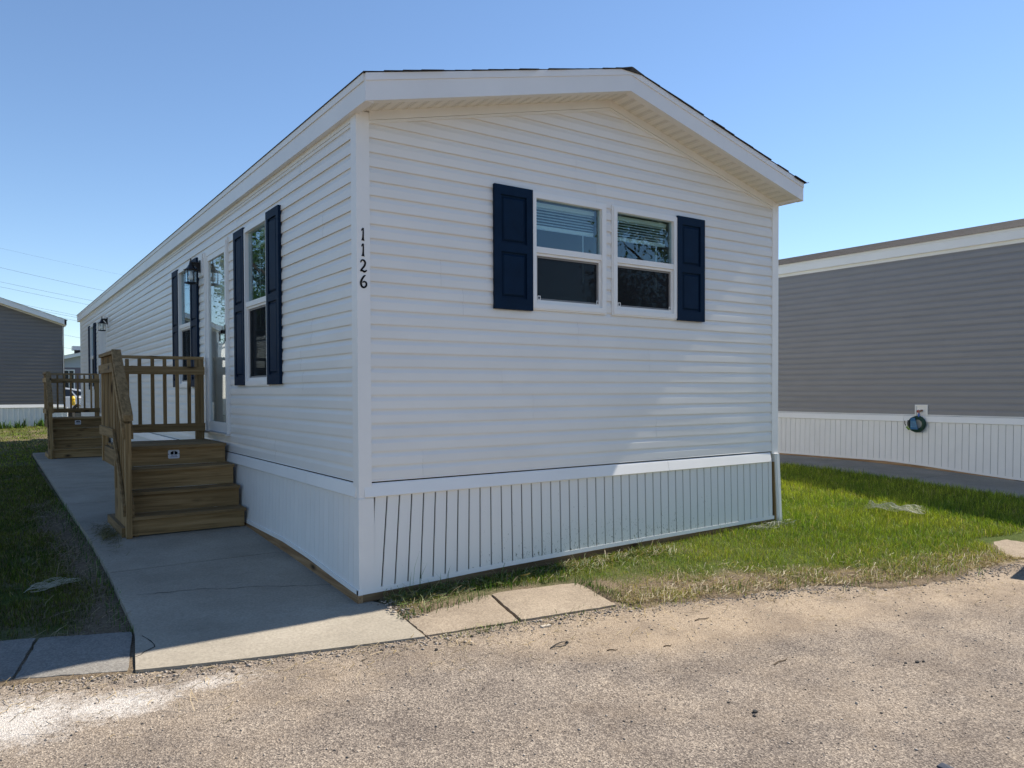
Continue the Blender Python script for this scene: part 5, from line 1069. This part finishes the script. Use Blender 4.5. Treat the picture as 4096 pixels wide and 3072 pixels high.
stone(.0, -1.12, .014, 'dark lump on the road in front of the aggregate slabs', True, 10)
mb = MB(); P = [(.075 * math.cos(t) * (1 if math.cos(t) > 0 else .8), .022 * math.sin(t) + .01 * math.cos(t), .006 + .005 * math.sin(2 * t)) for t in np.linspace(0, 2 * math.pi, 26)]; mb.tube(P, .0035, 5); lp = mb.build('rubber_loop', M['tyre'], loc=(.64, -1.47, float(road_z(.64, -1.47)) + .001)); tag(lp, 'thin black loop of cord lying on the road', 'cord')
MB().lathe([(.008, 0), (.012, .006), (.006, .014)], (.08, .012, 0), 7).build('loop_knot', M['tyre'], lp)
tag(MB().hexa([(-.035, -.014, 0), (.035, -.018, 0), (.035, .012, 0), (-.035, .016, 0)], [(-.034, -.013, .008), (.034, -.017, .01), (.034, .011, .01), (-.034, .015, .008)]).build('wood_chip', M['chip'], loc=(.80, -1.13, float(road_z(.80, -1.13)) + .0005)), 'small white chip lying in front of the right aggregate slab', 'chip')
tag(MB().hexa([(-.02, -.04, 0), (.016, -.045, 0), (.02, .04, 0), (-.015, .045, 0)], [(-.018, -.038, .006), (.014, -.043, .009), (.018, .038, .012), (-.013, .043, .006)]).build('plastic_shard', M['bin'], loc=(1.02, -3.60, float(road_z(1.02, -3.60)) + .0005)), 'dark plastic shard at the bottom right of the road', 'shard')
M['twig'] = wood('twig_wood', 0, ((.06, .04, .025), (.12, .085, .055), (.17, .12, .08)), False)
for k, (x, y, L_, a, lb) in enumerate(((1.52, -2.42, .16, .1, 'dark twig lying across the middle of the road'), (.86, -1.72, .07, -.5, 'short brown twig on the sandy strip beside the black loop'), (1.75, -1.62, .13, -.15, 'thin twig on the sandy road edge below the lawn'), (1.18, -1.86, .06, -.3, 'short straight twig on the bare road right of the loop'))):
    mb = MB(); mb.tube([(-L_ / 2, 0, .003), (-L_ / 6, .006, .006), (L_ / 5, -.004, .004), (L_ / 2, .008, .006)], [.004, .0035, .003, .0015], 5); o = mb.build('twig', M['twig'], loc=(x, y, float(road_z(x, y)) + .001)); o.rotation_euler = (0, 0, a); tag(o, lb, 'twig', 'twigs on the road')
# discarded netting on the grass
def netting(loc, lx, ly, hh, label, seed, rows=12, a=0):
    r = random.Random(seed); mb = MB(); f = lambda u, v: (u * lx + .05 * math.sin(7 * v + seed), v * ly + .04 * math.sin(5 * u), hh * (.45 + .35 * math.sin(5.1 * u + 2 * v + seed) + .3 * math.sin(9 * v + 3 * u)))
    for k in range(rows):
        v = -1 + 2 * k / (rows - 1); P = [f(-1 + 2 * q / 18 * (1 - .25 * abs(v)), v * (1 - .3 * abs(-1 + 2 * q / 18))) for q in range(19)]; mb.tube([(p[0], p[1], p[2] + r.uniform(-.004, .004)) for p in P], .0013, 3, False)
    for k in range(rows * 2):
        u = -1 + 2 * k / (rows * 2 - 1); P = [f(u, (-1 + 2 * q / 9) * (1 - .3 * abs(u))) for q in range(10)]; mb.tube([(p[0], p[1], p[2] + r.uniform(-.004, .004)) for p in P], .0012, 3, False)
    o = mb.build('plastic_netting', M['net'], loc=loc); o.rotation_euler = (0, 0, a); return tag(o, label, 'netting', 'scraps of netting on the grass')
netting((6.25, -.42, .165), .13, .34, .07, 'crumpled white netting lying on the lit lawn near the shade edge', 1, 13)
netting((4.45, -.13, .12), .30, .055, .05, 'pale scrap of netting at the foot of the right house corner', 2, 9)
netting((-1.78, 1.5, .10), .13, .07, .04, 'grey scrap of netting in the shaded left lawn by the path', 4, 9, .5)
